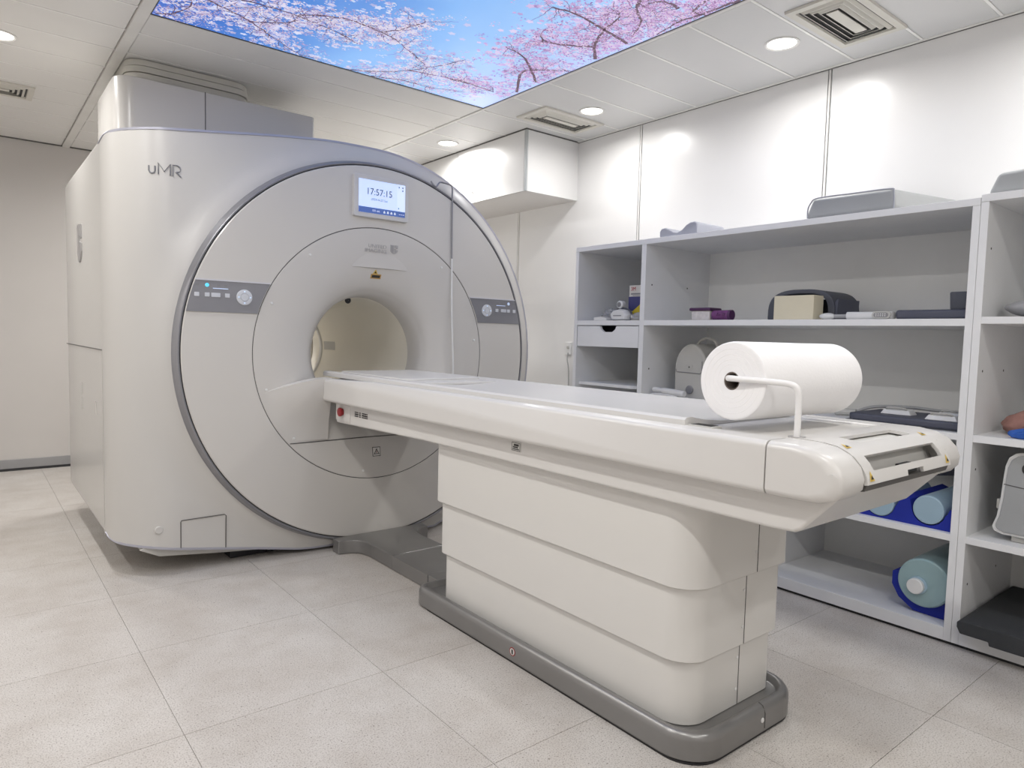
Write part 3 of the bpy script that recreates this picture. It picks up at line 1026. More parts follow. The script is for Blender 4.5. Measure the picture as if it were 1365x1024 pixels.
# display
dp = fin('display', prism(nb(), rrect(1.519, 1.826, 1.684, 1.891, 0.010, 4), 'y', 3.168, 3.195), 'bezel', G, bevel=0.004, label='tilted display showing the time')
fin('screen', bx(1.543, 1.803, 3.1665, 3.169, 1.706, 1.869), 'screen', dp)
fin('screen_sidebar', bx(1.757, 1.803, 3.1660, 3.168, 1.734, 1.869), 'screen_side', dp)
fin('screen_bar', bx(1.543, 1.803, 3.1658, 3.168, 1.706, 1.734), 'screenbar', dp)
text('clock_digits', '17:57:15', 0.046, (1.656, 3.1657, 1.797), FRONT, 'screentxt', dp, 0.0003, 'CENTER', 0.93)
text('date_line', '2024-4-27 Sat', 0.0165, (1.656, 3.1657, 1.770), FRONT, 'screentxt2', dp, 0.0003, 'CENTER', 1.0)
text('status_text', '101 cm', 0.016, (1.615, 3.1652, 1.7145), FRONT, 'screenicon', dp, 0.0003, 'LEFT', 0.9)
for k in range(4):
    x = 1.684 + 0.020 * k
    fin('status_icon', prism(nb(), [(x - 0.005, 1.713), (x + 0.005, 1.713), (x + 0.005, 1.720), (x, 1.7265), (x - 0.005, 1.720)], 'y', 3.165, 3.167), 'screenicon', dp)
for (x, z) in ((1.768, 1.855), (1.789, 1.855), (1.789, 1.840), (1.766, 1.748)):
    fin('sidebar_icon', bx(x - 0.0035, x + 0.0035, 3.1652, 3.167, z - 0.004, z + 0.004), 'screentxt2', dp)
for k in range(3):
    fin('status_mark', bx(1.768 + 0.011 * k, 1.776 + 0.011 * k, 3.1652, 3.167, 1.717, 1.7195), 'screenicon', dp)

# docking wings either side of the table mouth
for sgn in (-1, 1):
    bm = nb()
    X = lambda x: AX + sgn * (AX - x)
    ridge = lambda x: 0.812 + (0.880 - 0.812) * (1 - (1 - min(1, (x - 1.085) / 0.29)) ** 1.6)
    lr = []
    NU = 16
    for q in range(-1, 11):
        row = []
        for u in range(NU + 1):
            xt = 1.085 + (1.40 - 1.085) * u / NU
            t = max(q, 0) / 10
            z = ridge(xt) + (0.575 - ridge(xt)) * t
            xl = AX - math.sqrt(0.630 ** 2 - (z - AZ) ** 2)
            x = max(xl, 1.085) + (1.40 - max(xl, 1.085)) * u / NU
            k = min(1.0, (u / NU) / 0.75)
            d = 0.052 * k * k * (3 - 2 * k) * (0.5 + 0.5 * math.cos(PI * t))
            ys = yfun(math.hypot(x - AX, z - AZ))
            ys = min(ys, 3.1925)
            row.append((X(x), ys + 0.012 if q < 0 else ys - 0.0006 - d, z + (0.002 if q < 0 else 0)))
        lr.append(row)
    if sgn > 0:
        lr = [q[::-1] for q in lr]
    loft(bm, lr, False)
    fin('docking_wing', bm, 'disc', G, ang=50)

# turret on top and service collar up to the ceiling
pl = rrect(0.605, 1.62, 3.90, 4.50, (0.09, 0.02, 0.02, 0.05))
bm = nb()
prism(bm, pl, 'z', 1.93, 2.345)
fin('turret', bm, 'gantry', G, bevel=0.006)
fin('seam_line', tube(nb(), [(1.02, 3.8995, 1.98), (1.02, 3.8995, 2.345)], 0.0022, 6), 'seam', G)
for k in range(4):
    g = 0.004 * (k % 2)
    pl = rrect(0.672 + g, 1.300 - g, 4.012 + g - 0.006 * (3 - k) * 0, 4.49 - g, 0.10)
    fin('service_collar', prism(nb(), pl, 'z', 2.345 + 0.0335 * k, 2.345 + 0.0335 * (k + 1) - 0.0025), 'collar', G, bevel=0.003)
# underside
bm = nb()
prism(bm, [(0.58, 0.125), (0.66, 0.085), (0.90, 0.058), (1.20, 0.03), (1.24, 0.10), (0.60, 0.14)], 'y', 3.30, 4.6)
fin('under_skirt', bm, 'offwhite', G, bevel=0.006)
fin('foot_block', bx(0.98, 1.16, 3.36, 3.50, 0.0, 0.06), 'black', G, bevel=0.004)
fin('foot_block', bx(1.18, 2.25, 3.36, 4.60, 0.0, 0.022), 'black', G, bevel=0.004)
fin('foot_block', bx(0.98, 1.16, 4.35, 4.50, 0.0, 0.06), 'black', G, bevel=0.004)

# cable hung over the disc edge
cb = thing('hanging_cable', 'thin cable hooked over the scanner rim, dark above and white below', 'cable', (2.11, 3.18, 0.9))
fin('dark_length', tube(nb(), bez([(1.970, 3.186, 1.925), (1.983, 3.183, 1.908), (1.998, 3.182, 1.899), (2.010, 3.182, 1.908), (2.024, 3.182, 1.925), (2.050, 3.182, 1.927), (2.090, 3.182, 1.922), (2.104, 3.182, 1.908), (2.106, 3.182, 1.86), (2.108, 3.182, 1.70), (2.110, 3.182, 1.525)], 5), 0.0048, 8), 'ringgrey', cb)
fin('white_length', tube(nb(), bez([(2.110, 3.182, 1.525), (2.114, 3.182, 1.3), (2.122, 3.182, 1.1), (2.130, 3.180, 0.93), (2.134, 3.178, 0.60)], 6), 0.0052, 8), 'white', cb)

# ------------------------------------------------------------------ patient table
T = thing('patient_table', 'long white patient table on a three-tier column with grey foot', 'patient table', (1.68, 1.6, 0))
bm = nb()
rows = []
for (i, z) in ((0.006, 0.006), (0.0, 0.012), (0.0, 0.062), (0.003, 0.073), (0.010, 0.081), (0.020, 0.085), (0.028, 0.082), (0.034, 0.066), (0.040, 0.061)):
    rows.append([(x, y, z) for x, y in rrect(1.418 + i, 1.946 - i, 0.986 + i, 2.37 - i, (0.115 - i, 0.115 - i, 0.05 - i, 0.05 - i), 8)])
loft(bm, rows, True, True, True)
ft = fin('foot', bm, 'footgrey', T, ang=50)
fin('base_gap', prism(nb(), rrect(1.424, 1.940, 0.992, 2.364, 0.10, 8), 'z', 0.0, 0.007), 'black', ft)
fin('foot_seam', tube(nb(), [(1.735, 1.03, 0.0625), (1.735, 1.016, 0.067), (1.735, 1.006, 0.0855), (1.735, 0.994, 0.081), (1.735, 0.9855, 0.062), (1.735, 0.9855, 0.02)], 0.0014, 6), 'seam', ft)
fin('foot_screw', revolve(nb(), [(0.007, 0.988), (0.007, 0.984), (0.004, 0.982)], 1.722, 0.047, 12, 'y', False, True), 'white', ft)
ns = fin('no_step_sticker', revolve(nb(), [(0.015, 1.42), (0.015, 1.4172)], 1.727, 0.044, 24, 'x', False, True), 'red', ft)
fin('sticker_face', revolve(nb(), [(0.0115, 1.4172), (0.0115, 1.4168)], 1.727, 0.044, 24, 'x', False, True), 'sticker', ns)
fin('figure_print', prism(nb(), [(1.722, 0.036), (1.730, 0.036), (1.731, 0.050), (1.727, 0.053), (1.723, 0.050)], 'x', 1.4163, 1.4172), 'ink', ns)
for (xa, xb, ya, yb_, za, zb_) in ((1.470, 1.890, 1.062, 2.236, 0.060, 0.262), (1.455, 1.905, 1.050, 2.248, 0.243, 0.468), (1.440, 1.920, 1.038, 2.262, 0.449, 0.700)):
    bm = nb()
    rows = []
    for (i, z) in ((0.004, za), (0.0, za + 0.004), (0.0, zb_ - 0.003), (0.003, zb_)):
        rows.append([(x, y, z) for x, y in rrect(xa + i, xb - i, ya + i, yb_ - i, (0.085, 0.035, 0.03, 0.03), 8)])
    loft(bm, rows, True, True, True)
    cv = fin('column_tier', bm, 'column', T, ang=50)
    xs_ = 1.712 if za < 0.4 else 1.745
    fin('tier_seam', tube(nb(), [(xs_, ya - 0.0003, za + 0.004), (xs_, ya - 0.0003, zb_ - 0.003)], 0.0014, 6), 'seam', cv)
    for q in (0.25, 0.72):
        fin('tier_screw', revolve(nb(), [(0.005, ya), (0.005, ya - 0.002), (0.003, ya - 0.003)], xs_ - 0.010, za + (zb_ - za) * q, 10, 'y', False, True), 'white', cv)
# floor bridge from the foot to the scanner
fin('floor_bridge', bx(1.54, 1.83, 2.368, 2.463, 0.002, 0.070), 'footgrey', T, bevel=0.003)
fin('floor_bridge', bx(1.54, 1.83, 2.466, 2.778, 0.002, 0.068), 'footgrey', T, bevel=0.003)
P = [(1.54, 2.781), (1.54, 2.98)] + [(p.x, p.y) for p in bez([(1.54, 2.98, 0), (1.534, 3.04, 0), (1.515, 3.085, 0), (1.48, 3.108, 0), (1.428, 3.120, 0)], 4)][1:] + [(1.428, 3.186), (1.945, 3.186), (1.945, 3.120)] + [(p.x, p.y) for p in bez([(1.945, 3.120, 0), (1.89, 3.108, 0), (1.855, 3.085, 0), (1.836, 3.04, 0), (1.83, 2.98, 0)], 4)][1:] + [(1.83, 2.781)]
fin('floor_bridge', prism(nb(), P, 'z', 0.002, 0.0685), 'footgrey', T, bevel=0.004, seg=3)
# skirt below the deck
sk = nb()
prism(sk, [(3.10, 0.790), (3.10, 0.668), (2.85, 0.673), (2.3, 0.685), (0.80, 0.687), (0.752, 0.690), (0.735, 0.700), (0.648, 0.795), (0.70, 0.80)], 'x', 1.402, 1.952)
skirt = fin('deck_skirt', sk, 'table', T, bevel=0.009, seg=3)
# deck rails
RP = [(3.170, 0.768), (3.170, 0.876), (2.70, 0.8885), (0.8035, 0.8895), (0.8035, 0.770)]
EP = [(0.8000, 0.770), (0.8000, 0.8895), (0.730, 0.889), (0.690, 0.883), (0.660, 0.869), (0.640, 0.848), (0.631, 0.824), (0.634, 0.802), (0.650, 0.784), (0.680, 0.773), (0.72, 0.770)]
for (xa, xb, nm) in ((1.358, 1.452, 0), (1.908, 2.002, 1)):
    bm = nb()
    prism(bm, RP, 'x', xa, xb)
    # round the long outer and inner top edges only
    es = [e for e in bm.edges if abs(e.verts[0].co.x - e.verts[1].co.x) < 1e-6 and e.calc_length() > 0.3]
    bmesh.ops.bevel(bm, geom=es, offset=0.016, segments=4, profile=0.5, affect='EDGES', clamp_overlap=True)
    fin('side_rail', bm, 'table', T, ang=50)
    bm = nb()
    rows = []
    k_ = 0
    outer = xa if nm == 0 else xb
    inner = xb if nm == 0 else xa
    sg = 1 if nm == 0 else -1
    cy, cz = 0.75, 0.829
    for (dx, s) in ((0.0, 0.016), (0.003, 0.009), (0.008, 0.0035), (0.016, 0.0)):
        row = []
        for (y, z) in EP:
            yy = y + s * 1.6 if y < 0.79 else y
            zz = z + (s if z < cz else -s)
            row.append((outer + sg * dx, min(yy, 0.80), zz))
        rows.append(row)
    rows.append([(inner, y, z) for (y, z) in EP])
    loft(bm, rows, True, True, True)
    fin('rail_end_cap', bm, 'table', T, ang=50)
fin('deck', bx(1.452, 1.908, 0.806, 3.17, 0.772, 0.8835), 'table', T, bevel=0.003)
# cradle with a shallow hollow
cr = nb()
CP = [(1.420, 0.884), (1.420, 0.902), (1.428, 0.908), (1.446, 0.909), (1.50, 0.899), (1.58, 0.892), (1.68, 0.890), (1.78, 0.892), (1.86, 0.899), (1.914, 0.909), (1.932, 0.908), (1.940, 0.902), (1.940, 0.884)]
prism(cr, CP, 'y', 1.065, 3.30)
cradle = fin('cradle', cr, 'table', T, ang=25)
hp = nb()
prism(hp, rrect(1.475, 1.885, 2.56, 3.22, (0.05, 0.05, 0.02, 0.02)), 'z', 0.893, 0.912)
fin('head_pad', hp, 'table', T, bevel=0.006)
fin('head_step', bx(1.47, 1.89, 2.44, 2.555, 0.890, 0.903), 'table', T, bevel=0.004)
fin('cradle_latch', bx(1.425, 1.465, 0.985, 1.060, 0.884, 0.893), 'offwhite', T, bevel=0.002)
for k in range(5):
    fin('latch_slot', bx(1.428 + 0.007 * k, 1.431 + 0.007 * k, 0.992, 1.052, 0.8925, 0.894), 'ink', T)
# end flap with hand openings
FP = [(0.802, 0.8905), (0.770, 0.8905), (0.742, 0.890), (0.716, 0.8885), (0.692, 0.885), (0.672, 0.877), (0.655, 0.866), (0.642, 0.852), (0.633, 0.838), (0.627, 0.824), (0.6245, 0.812)]
FX = [1.455, 1.475, 1.497, 1.53, 1.56, 1.60, 1.655, 1.70, 1.742, 1.79, 1.83, 1.868, 1.885, 1.905]


def hole(i, j):     # row i (between FP[i], FP[i+1]), column j
    xm = (FX[j] + FX[j + 1]) / 2
    if i in (2, 3) and 1.56 < xm < 1.83:
        return True
    if i in (6, 7) and 1.497 < xm < 1.868:
        return True
    if i == 9 and 1.655 < xm < 1.742:
        return True
    return False


bm = nb()
TH = 0.008
nrm = []
for i in range(len(FP)):
    a, b = FP[max(i - 1, 0)], FP[min(i + 1, len(FP) - 1)]
    ty, tz = b[0] - a[0], b[1] - a[1]
    L_ = math.hypot(ty, tz)
    nrm.append((-tz / L_, ty / L_))
go = [[bm.verts.new((x, FP[i][0], FP[i][1])) for x in FX] for i in range(len(FP))]
gi = [[bm.verts.new((x, FP[i][0] - TH * nrm[i][0] * (1 if nrm[i][1] < 0 else -1) * -1, FP[i][1] - TH * abs(nrm[i][1]))) for x in FX] for i in range(len(FP))]
nr, nc = len(FP) - 1, len(FX) - 1
solid = lambda i, j: 0 <= i < nr and 0 <= j < nc and not hole(i, j)
for i in range(nr):
    for j in range(nc):
        if not solid(i, j):
            continue
        bm.faces.new([go[i][j], go[i][j + 1], go[i + 1][j + 1], go[i + 1][j]])
        bm.faces.new([gi[i][j], gi[i + 1][j], gi[i + 1][j + 1], gi[i][j + 1]])
        for (di, dj, a, b) in ((-1, 0, (i, j), (i, j + 1)), (1, 0, (i + 1, j + 1), (i + 1, j)), (0, -1, (i + 1, j), (i, j)), (0, 1, (i, j + 1), (i + 1, j + 1))):
            if not solid(i + di, j + dj):
                bm.faces.new([go[a[0]][a[1]], gi[a[0]][a[1]], gi[b[0]][b[1]], go[b[0]][b[1]]])
flap = fin('end_flap', bm, 'table', T, ang=40)
bm = nb()
prism(bm, [(0.8035, 0.8795), (0.745, 0.8785), (0.70, 0.874), (0.690, 0.862), (0.675, 0.835), (0.662, 0.81), (0.660, 0.795), (0.8035, 0.795)], 'x', 1.456, 1.904)
fin('handle_recess', bm, 'recess', T, ang=25)
bm = nb()
prism(bm, [(0.660, 0.810), (0.629, 0.810), (0.633, 0.797), (0.660, 0.792)], 'x', 1.458, 1.902)
fin('flap_gap', bm, 'seam', T)
fin('flap_catch', bx(1.668, 1.730, 0.635, 0.660, 0.812, 0.832), 'black', T, bevel=0.002)


def flap_at(s):
    """point on the flap profile, s from 0 (top) to 1 (lower lip)"""
    n = len(FP) - 1
    k = min(int(s * n), n - 1)
    t = s * n - k
    return (FP[k][0] + (FP[k + 1][0] - FP[k][0]) * t, FP[k][1] + (FP[k + 1][1] - FP[k][1]) * t)


def hazard(x, s0, s1, w):
    t = nb()
    out = 0.0012

    def pt(xx, s):
        y, z = flap_at(s)
        return (xx, y - out, z + out)
    a, b, c = pt(x - w, s1), pt(x + w, s1), pt(x, s0)
    vs = [t.verts.new(p) for p in (a, b, c)]
    t.faces.new(vs)
    h_ = fin('hazard_triangle', t, 'yellow', flap, smooth=False)
    out = 0.0020
    a, b, c = pt(x - w * 0.5, s1 - (s1 - s0) * 0.18), pt(x + w * 0.5, s1 - (s1 - s0) * 0.18), pt(x, s0 + (s1 - s0) * 0.40)
    t = nb()
    t.faces.new([t.verts.new(p) for p in (a, b, c)])
    fin('triangle_print', t, 'ink', h_, smooth=False)


hazard(1.475, 0.80, 0.955, 0.011)
hazard(1.886, 0.80, 0.955, 0.011)
hazard(1.480, 0.37, 0.46, 0.012)
hazard(1.880, 0.37, 0.46, 0.012)
# skirt controls and stickers
eb = fin('control_cover', bx(1.398, 1.404, 2.945, 3.095, 0.684, 0.762), 'table', skirt, bevel=0.0015)
fin('emergency_button', revolve(nb(), [(0.017, 1.400), (0.017, 1.392), (0.021, 1.389), (0.021, 1.381), (0.016, 1.378)], 3.022, 0.727, 20, 'x', False, True), 'red', eb)
for (ya, yb_) in ((2.895, 2.878), (2.874, 2.862), (2.850, 2.838), (2.822, 2.806), (2.802, 2.786), (2.782, 2.770)):
    for (z0, z1) in ((0.737, 0.741), (0.727, 0.733), (0.719, 0.723)):
        fin('icon_print', bx(1.3994, 1.4025, yb_, ya, z0, z1), 'ink', skirt)
lb = fin('rating_label', bx(1.3998, 1.4030, 1.690, 1.737, 0.729, 0.759), 'sticker', skirt)
for (ya, yb_, z0, z1) in ((1.692, 1.735, 0.756, 0.7575), (1.692, 1.735, 0.7305, 0.732), (1.692, 1.6935, 0.7305, 0.7575), (1.7335, 1.735, 0.7305, 0.7575), (1.699, 1.724, 0.746, 0.753), (1.703, 1.729, 0.740, 0.7445), (1.697, 1.730, 0.7345, 0.7375)):
    fin('label_print', bx(1.3993, 1.4010, ya, yb_, z0, z1), 'ink', lb)

# ------------------------------------------------------------------ paper roll and its holder
tilt = Matrix.Translation(Vector((1.68, 0.952, 0.993))) @ Matrix.Rotation(math.radians(-3.5), 4, 'Z') @ Matrix.Translation(Vector((-1.68, -0.952, -0.993)))
RLZ = 1.007
pr = thing('paper_roll', 'thick white roll of couch paper lying across the table end', 'paper roll', (1.68, 0.952, 0.909))
bm = nb()
revolve(bm, [(0.0225, 1.465), (0.030, 1.464), (0.0905, 1.464), (0.0955, 1.467), (0.097, 1.475), (0.097, 1.60), (0.0965, 1.75), (0.097, 1.890), (0.094, 1.899), (0.09, 1.900), (0.0225, 1.900), (0.0225, 1.465)], 0.952, RLZ, 72, 'x')
fin('paper', xf(bm, tilt), 'paper', pr, ang=40)
for r in (0.040, 0.052, 0.064, 0.078):
    bm = nb()
    revolve(bm, [(r, 1.4642), (r + 0.0012, 1.4634), (r + 0.0024, 1.4642)], 0.952, RLZ, 64, 'x')
    fin('paper_layer', xf(bm, tilt), 'paper', pr)
bm = nb()
revolve(bm, [(0.0225, 1.466), (0.0195, 1.466), (0.0195, 1.898), (0.0225, 1.898)], 0.952, RLZ, 32, 'x')
fin('core', xf(bm, tilt), 'core', pr)
rh = thing('roll_holder', 'bent white rod standing on the table and holding the paper roll', 'roll holder', (1.474, 0.80, 0.89))
rod = bez([(1.474, 0.795, 0.880), (1.474, 0.795, 0.93), (1.474, 0.795, 0.985)], 3)[:-1] + bez([(1.474, 0.795, 0.985), (1.472, 0.800, 1.001), (1.468, 0.815, 1.009), (1.458, 0.86, 1.012), (1.449, 0.94, 1.014), (1.449, 0.957, 1.014), (1.456, 0.964, 1.014), (1.475, 0.966, 1.014), (1.70, 0.953, 1.014), (1.895, 0.942, 1.014)], 5)
fin('rod', tube(nb(), rod, 0.0072, 12), 'rod', rh)
fin('socket', revolve(nb(), [(0.019, 0.8893), (0.019, 0.8915), (0.015, 0.892), (0.009, 0.891)], 1.474, 0.795, 24, 'z', False, True), 'letter2', rh)

# ------------------------------------------------------------------ shelving
SF = 2.83
SB = XW - PT - 0.002
TK = 0.025
A = thing('shelving_unit', 'long low white shelving unit with a drawer, along the right wall', 'shelf', (3.1, 1.9, 0))
fin('side_panel', bx(SF, SB, 2.922, 2.947, 0.012, 1.61), 'shelf', A, bevel=0.001)
fin('side_panel', bx(SF, SB, 0.889, 0.914, 0.012, 1.61), 'shelf', A, bevel=0.001)
fin('divider', bx(SF, SB, 2.414, 2.445, 0.06, 1.61), 'shelf', A, bevel=0.001)
fin('divider', bx(SF + 0.004, SB, 1.655, 1.680, 0.06, 0.765), 'shelf', A, bevel=0.001)
fin('top_board', bx(SF - 0.002, SB, 0.889, 2.947, 1.61, 1.637), 'shelf', A, bevel=0.0015)
fin('bottom_board', bx(SF, SB, 0.914, 2.922, 0.012, 0.060), 'shelf', A, bevel=0.001)
fin('plinth_gap', bx(SF + 0.01, SB, 0.889, 2.947, 0.0, 0.012), 'black', A)
fin('shelf_board', bx(SF + 0.001, SB - 0.012, 0.914, 2.414, 1.182, 1.209), 'shelf', A, bevel=0.001)
fin('shelf_board', bx(SF + 0.001, SB - 0.012, 2.445, 2.922, 1.182, 1.209), 'shelf', A, bevel=0.001)
fin('shelf_board', bx(SF + 0.001, SB - 0.012, 0.914, 2.414, 0.765, 0.790), 'shelf', A, bevel=0.001)
fin('shelf_board', bx(SF + 0.001, SB - 0.012, 0.914, 1.655, 0.388, 0.413), 'shelf', A, bevel=0.001)
bm = nb()
prism(bm, [(SF + 0.045, 2.50), (SF + 0.03, 2.52), (SF + 0.03, 2.921), (SB - 0.012, 2.921), (SB - 0.012, 2.446), (SF + 0.10, 2.446)], 'z', 0.833, 0.850)
fin('inset_shelf', bm, 'shelf', A, bevel=0.001)
fin('back_panel', bx(SB - 0.012, SB, 0.914, 2.922, 0.06, 1.61), 'shelf_in', A)
# drawer with a scooped grip
dr = nb()
y0, y1, z0, z1 = 2.449, 2.918, 1.060, 1.178
gc = 2.675
pts = [(y0, z0), (y1, z0), (y1, z1), (gc + 0.065, z1)]
for k in range(5):
    t = k / 4 * PI / 2
    pts.append((gc + 0.055 - 0.018 * math.sin(t) + 0.008 * math.cos(t) - 0.008, z1 - 0.034 + 0.016 * (1 - math.sin(t)) - 0.004 * 0))
for k in range(5):
    t = (1 - k / 4) * PI / 2
    pts.append((gc - 0.055 + 0.018 * math.sin(t) - 0.008 * math.cos(t) + 0.008, z1 - 0.034 + 0.016 * (1 - math.sin(t))))
pts += [(gc - 0.065, z1), (y0, z1)]
prism(dr, pts, 'x', SF + 0.002, SF + 0.020)
drw = fin('drawer', dr, 'shelf', A, bevel=0.0008, bang=60)
fin('drawer_box', bx(SF + 0.020, SB - 0.03, 2.455, 2.912, 1.062, 1.135), 'shelf_in', drw)
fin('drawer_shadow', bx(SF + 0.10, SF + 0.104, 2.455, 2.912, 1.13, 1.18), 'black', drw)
for (x, z, y) in ((SF + 0.055, 1.40, 2.414), (SF + 0.36, 1.40, 2.414), (SF + 0.055, 0.95, 2.414), (SF + 0.055, 0.30, 1.655)):
    fin('pin_hole', revolve(nb(), [(0.0045, y + 0.001), (0.0045, y - 0.0006)], x, z, 10, 'y', False, True), 'ink', A)

Bu = thing('shelving_unit', 'white shelving unit with dark compartments cut off at the right edge', 'shelf', (3.1, 0.45, 0))
BY0 = 0.02
fin('side_panel', bx(SF, SB, 0.863, 0.888, 0.012, 1.62), 'shelf', Bu, bevel=0.001)
fin('side_panel', bx(SF, SB, BY0, BY0 + 0.025, 0.012, 1.62), 'shelf', Bu, bevel=0.001)
fin('top_board', bx(SF - 0.002, SB, BY0, 0.888, 1.62, 1.647), 'shelf', Bu, bevel=0.0015)
fin('bottom_board', bx(SF, SB, BY0 + 0.025, 0.863, 0.012, 0.060), 'shelf', Bu, bevel=0.001)
fin('plinth_gap', bx(SF + 0.01, SB, BY0, 0.888, 0, 0.012), 'black', Bu)
for (z0, z1) in ((1.190, 1.215), (0.764, 0.790), (0.391, 0.417)):
    fin('shelf_board', bx(SF + 0.001, SB - 0.012, BY0 + 0.025, 0.863, z0, z1), 'shelf', Bu, bevel=0.001)
fin('back_panel', bx(SB - 0.012, SB, BY0 + 0.025, 0.863, 0.06, 1.62), 'shelf_in', Bu)
for (x, z) in ((SF + 0.05, 1.46), (SF + 0.05, 1.02), (SF + 0.28, 1.02), (SF + 0.05, 0.66), (SF + 0.05, 0.23), (SF + 0.36, 0.24)):
    fin('pin_hole', revolve(nb(), [(0.0045, 0.864), (0.0045, 0.8625)], x, z, 10, 'y', False, True), 'ink', Bu)


# ------------------------------------------------------------------ things on the shelves
def single(name, bm, mat, label, cat, group=None, **k):
    o = fin(name, bm, mat, None, **k)
    return tag(o, label, cat, group)


# neck pillow on the top board
bm = nb()
prof = [(2.362, 1.638), (2.364, 1.672), (2.352, 1.688), (2.330, 1.691), (2.308, 1.682), (2.275, 1.664), (2.248, 1.660), (2.220, 1.671), (2.195, 1.692), (2.170, 1.703), (2.145, 1.704), (2.130, 1.696), (2.126, 1.670), (2.126, 1.638)]
prism(bm, prof, 'x', 2.868, 3.105)
single('contour_pillow', bm, 'cush', 'small grey contoured neck pillow with a dip, on the shelf top', 'cushion', bevel=0.007, seg=3, bang=50)
# wedge cushion
bm = nb()
lo = [(2.862, 1.555, 1.638), (2.862, 1.195, 1.638), (3.36, 1.11, 1.638), (3.36, 1.555, 1.638)]
hi = [(2.862, 1.530, 1.727), (2.862, 1.200, 1.722), (3.36, 1.125, 1.735), (3.36, 1.530, 1.740)]
loft(bm, [lo, [(2.862, 1.556, 1.66), (2.862, 1.194, 1.66), (3.36, 1.108, 1.66), (3.36, 1.556, 1.66)], hi], True, True, True)
wc = thing('block_cushion', 'large grey padded cushion with piped edges on the shelf top', 'cushion', (3.1, 1.37, 1.638))
fin('pad', bm, 'cush_l', wc, bevel=0.016, seg=3, bang=50)
fin('piping', tube(nb(), bez([(2.861, 1.548, 1.645), (2.860, 1.548, 1.68), (2.860, 1.536, 1.708), (2.861, 1.505, 1.726), (2.861, 1.35, 1.724), (2.861, 1.215, 1.721), (2.861, 1.199, 1.708), (2.861, 1.196, 1.645)], 4), 0.0032, 6), 'cush', wc)
# cushion on unit B
bm = nb()
loft(bm, [[(2.86, 0.882, 1.648), (2.86, 0.42, 1.648), (3.35, 0.42, 1.648), (3.35, 0.882, 1.648)], [(2.86, 0.852, 1.722), (2.86, 0.42, 1.745), (3.35, 0.42, 1.745), (3.35, 0.852, 1.722)]], True, True, True)
single('wedge_cushion', bm, 'cush_l', 'pale grey sloped cushion at the upper right corner on the shelf top', 'cushion', bevel=0.016, seg=3, bang=40)

# left upper compartment: carton, respirator mask, clear bags
cz = 1.2095
ct = thing('glove_carton', 'blue, white and yellow carton standing behind the shelf divider', 'box', (2.98, 2.53, cz))
fin('carton_body', bx(2.93, 3.03, 2.452, 2.612, cz, 1.408), 'boxwhite', ct, bevel=0.002)
fin('blue_band', bx(2.9292, 2.9305, 2.453, 2.615, 1.265, 1.345), 'boxblue', ct)
fin('yellow_flash', prism(nb(), [(2.475, 1.235), (2.585, 1.235), (2.595, 1.255), (2.53, 1.30), (2.475, 1.305)], 'x', 2.9284, 2.9295), 'boxyellow', ct)
fin('dark_band', bx(2.9292, 2.9305, 2.453, 2.611, 1.216, 1.240), 'boxblue', ct)
text('lettering', '3M', 0.030, (2.9288, 2.600, 1.378), SIDE, 'boxred', ct, 0.0004, 'LEFT', 0.95)
fin('small_print', bx(2.9286, 2.9295, 2.50, 2.598, 1.356, 1.364), 'letter', ct)
fin('small_print', bx(2.9286, 2.9295, 2.52, 2.585, 1.349, 1.352), 'letter', ct)


def blob(c, s, seed, amp=0.25, sub=3, freq=3.0, flat=0.0):
    """crumpled closed blob resting on its base"""
    from mathutils import noise
    b = nb()
    bmesh.ops.create_icosphere(b, subdivisions=sub, radius=1.0)
    for v in b.verts:
        n = noise.noise(v.co * freq + Vector((seed * 7.1, seed * 3.3, seed)))
        n += 0.5 * noise.noise(v.co * freq * 2.3 + Vector((seed, 2, 3)))
        p = v.co * (1 + amp * n)
        z = max(p.z, -flat) if flat else p.z
        v.co = Vector((c[0] + p.x * s[0], c[1] + p.y * s[1], c[2] + z * s[2]))
    lo = min(v.co.z for v in b.verts)
    for v in b.verts:
        v.co.z += c[2] - lo
    return b


single('plastic_bag', blob((2.985, 2.765, cz), (0.055, 0.078, 0.048), 2, 0.35, 4, 4.0, 0.5), 'film', 'crumpled clear plastic bag left of the white mask', 'plastic bag', 'clear bags in the left compartment', ang=180)
single('plastic_bag', blob((2.882, 2.502, cz), (0.030, 0.040, 0.028), 5, 0.35, 4, 4.0, 0.5), 'film', 'crumpled clear plastic bag in front of the blue carton', 'plastic bag', 'clear bags in the left compartment', ang=180)
bm = nb()
prism(bm, [(2.80, cz), (2.70, cz), (2.695, 1.222), (2.745, 1.232), (2.80, 1.228)], 'x', 2.842, 2.90)
single('white_pouch', bm, 'white', 'small flat white pouch lying in the compartment with the carton', 'pouch', bevel=0.004)
mk = thing('respirator_mask', 'white moulded mask with dark edge lying beside the clear bag', 'mask', (2.89, 2.63, cz))
bm = nb()
rows = []
for (s, x) in ((1.0, 2.900), (1.0, 2.880), (0.93, 2.866), (0.78, 2.856)):
    rows.append([(x, 2.628 + (y - 2.628) * s, 1.240 + (z - 1.240) * s) for (y, z) in ((2.685, 1.2135), (2.695, 1.245), (2.672, 1.268), (2.628, 1.275), (2.585, 1.268), (2.562, 1.240), (2.570, 1.2135), (2.628, 1.2105))])
loft(bm, rows, True, True, True)
fin('shell', bm, 'white', mk, bevel=0.004)
fin('dark_edge', tube(nb(), bez([(2.899, 2.688, 1.262), (2.899, 2.655, 1.278), (2.899, 2.61, 1.278), (2.899, 2.575, 1.266), (2.899, 2.557, 1.240)], 4), 0.005, 6), 'darkgrey', mk)
fin('valve', revolve(nb(), [(0.022, 2.915), (0.022, 2.89), (0.016, 2.885)], 2.645, 1.300, 20, 'x', True, True), 'white', mk)
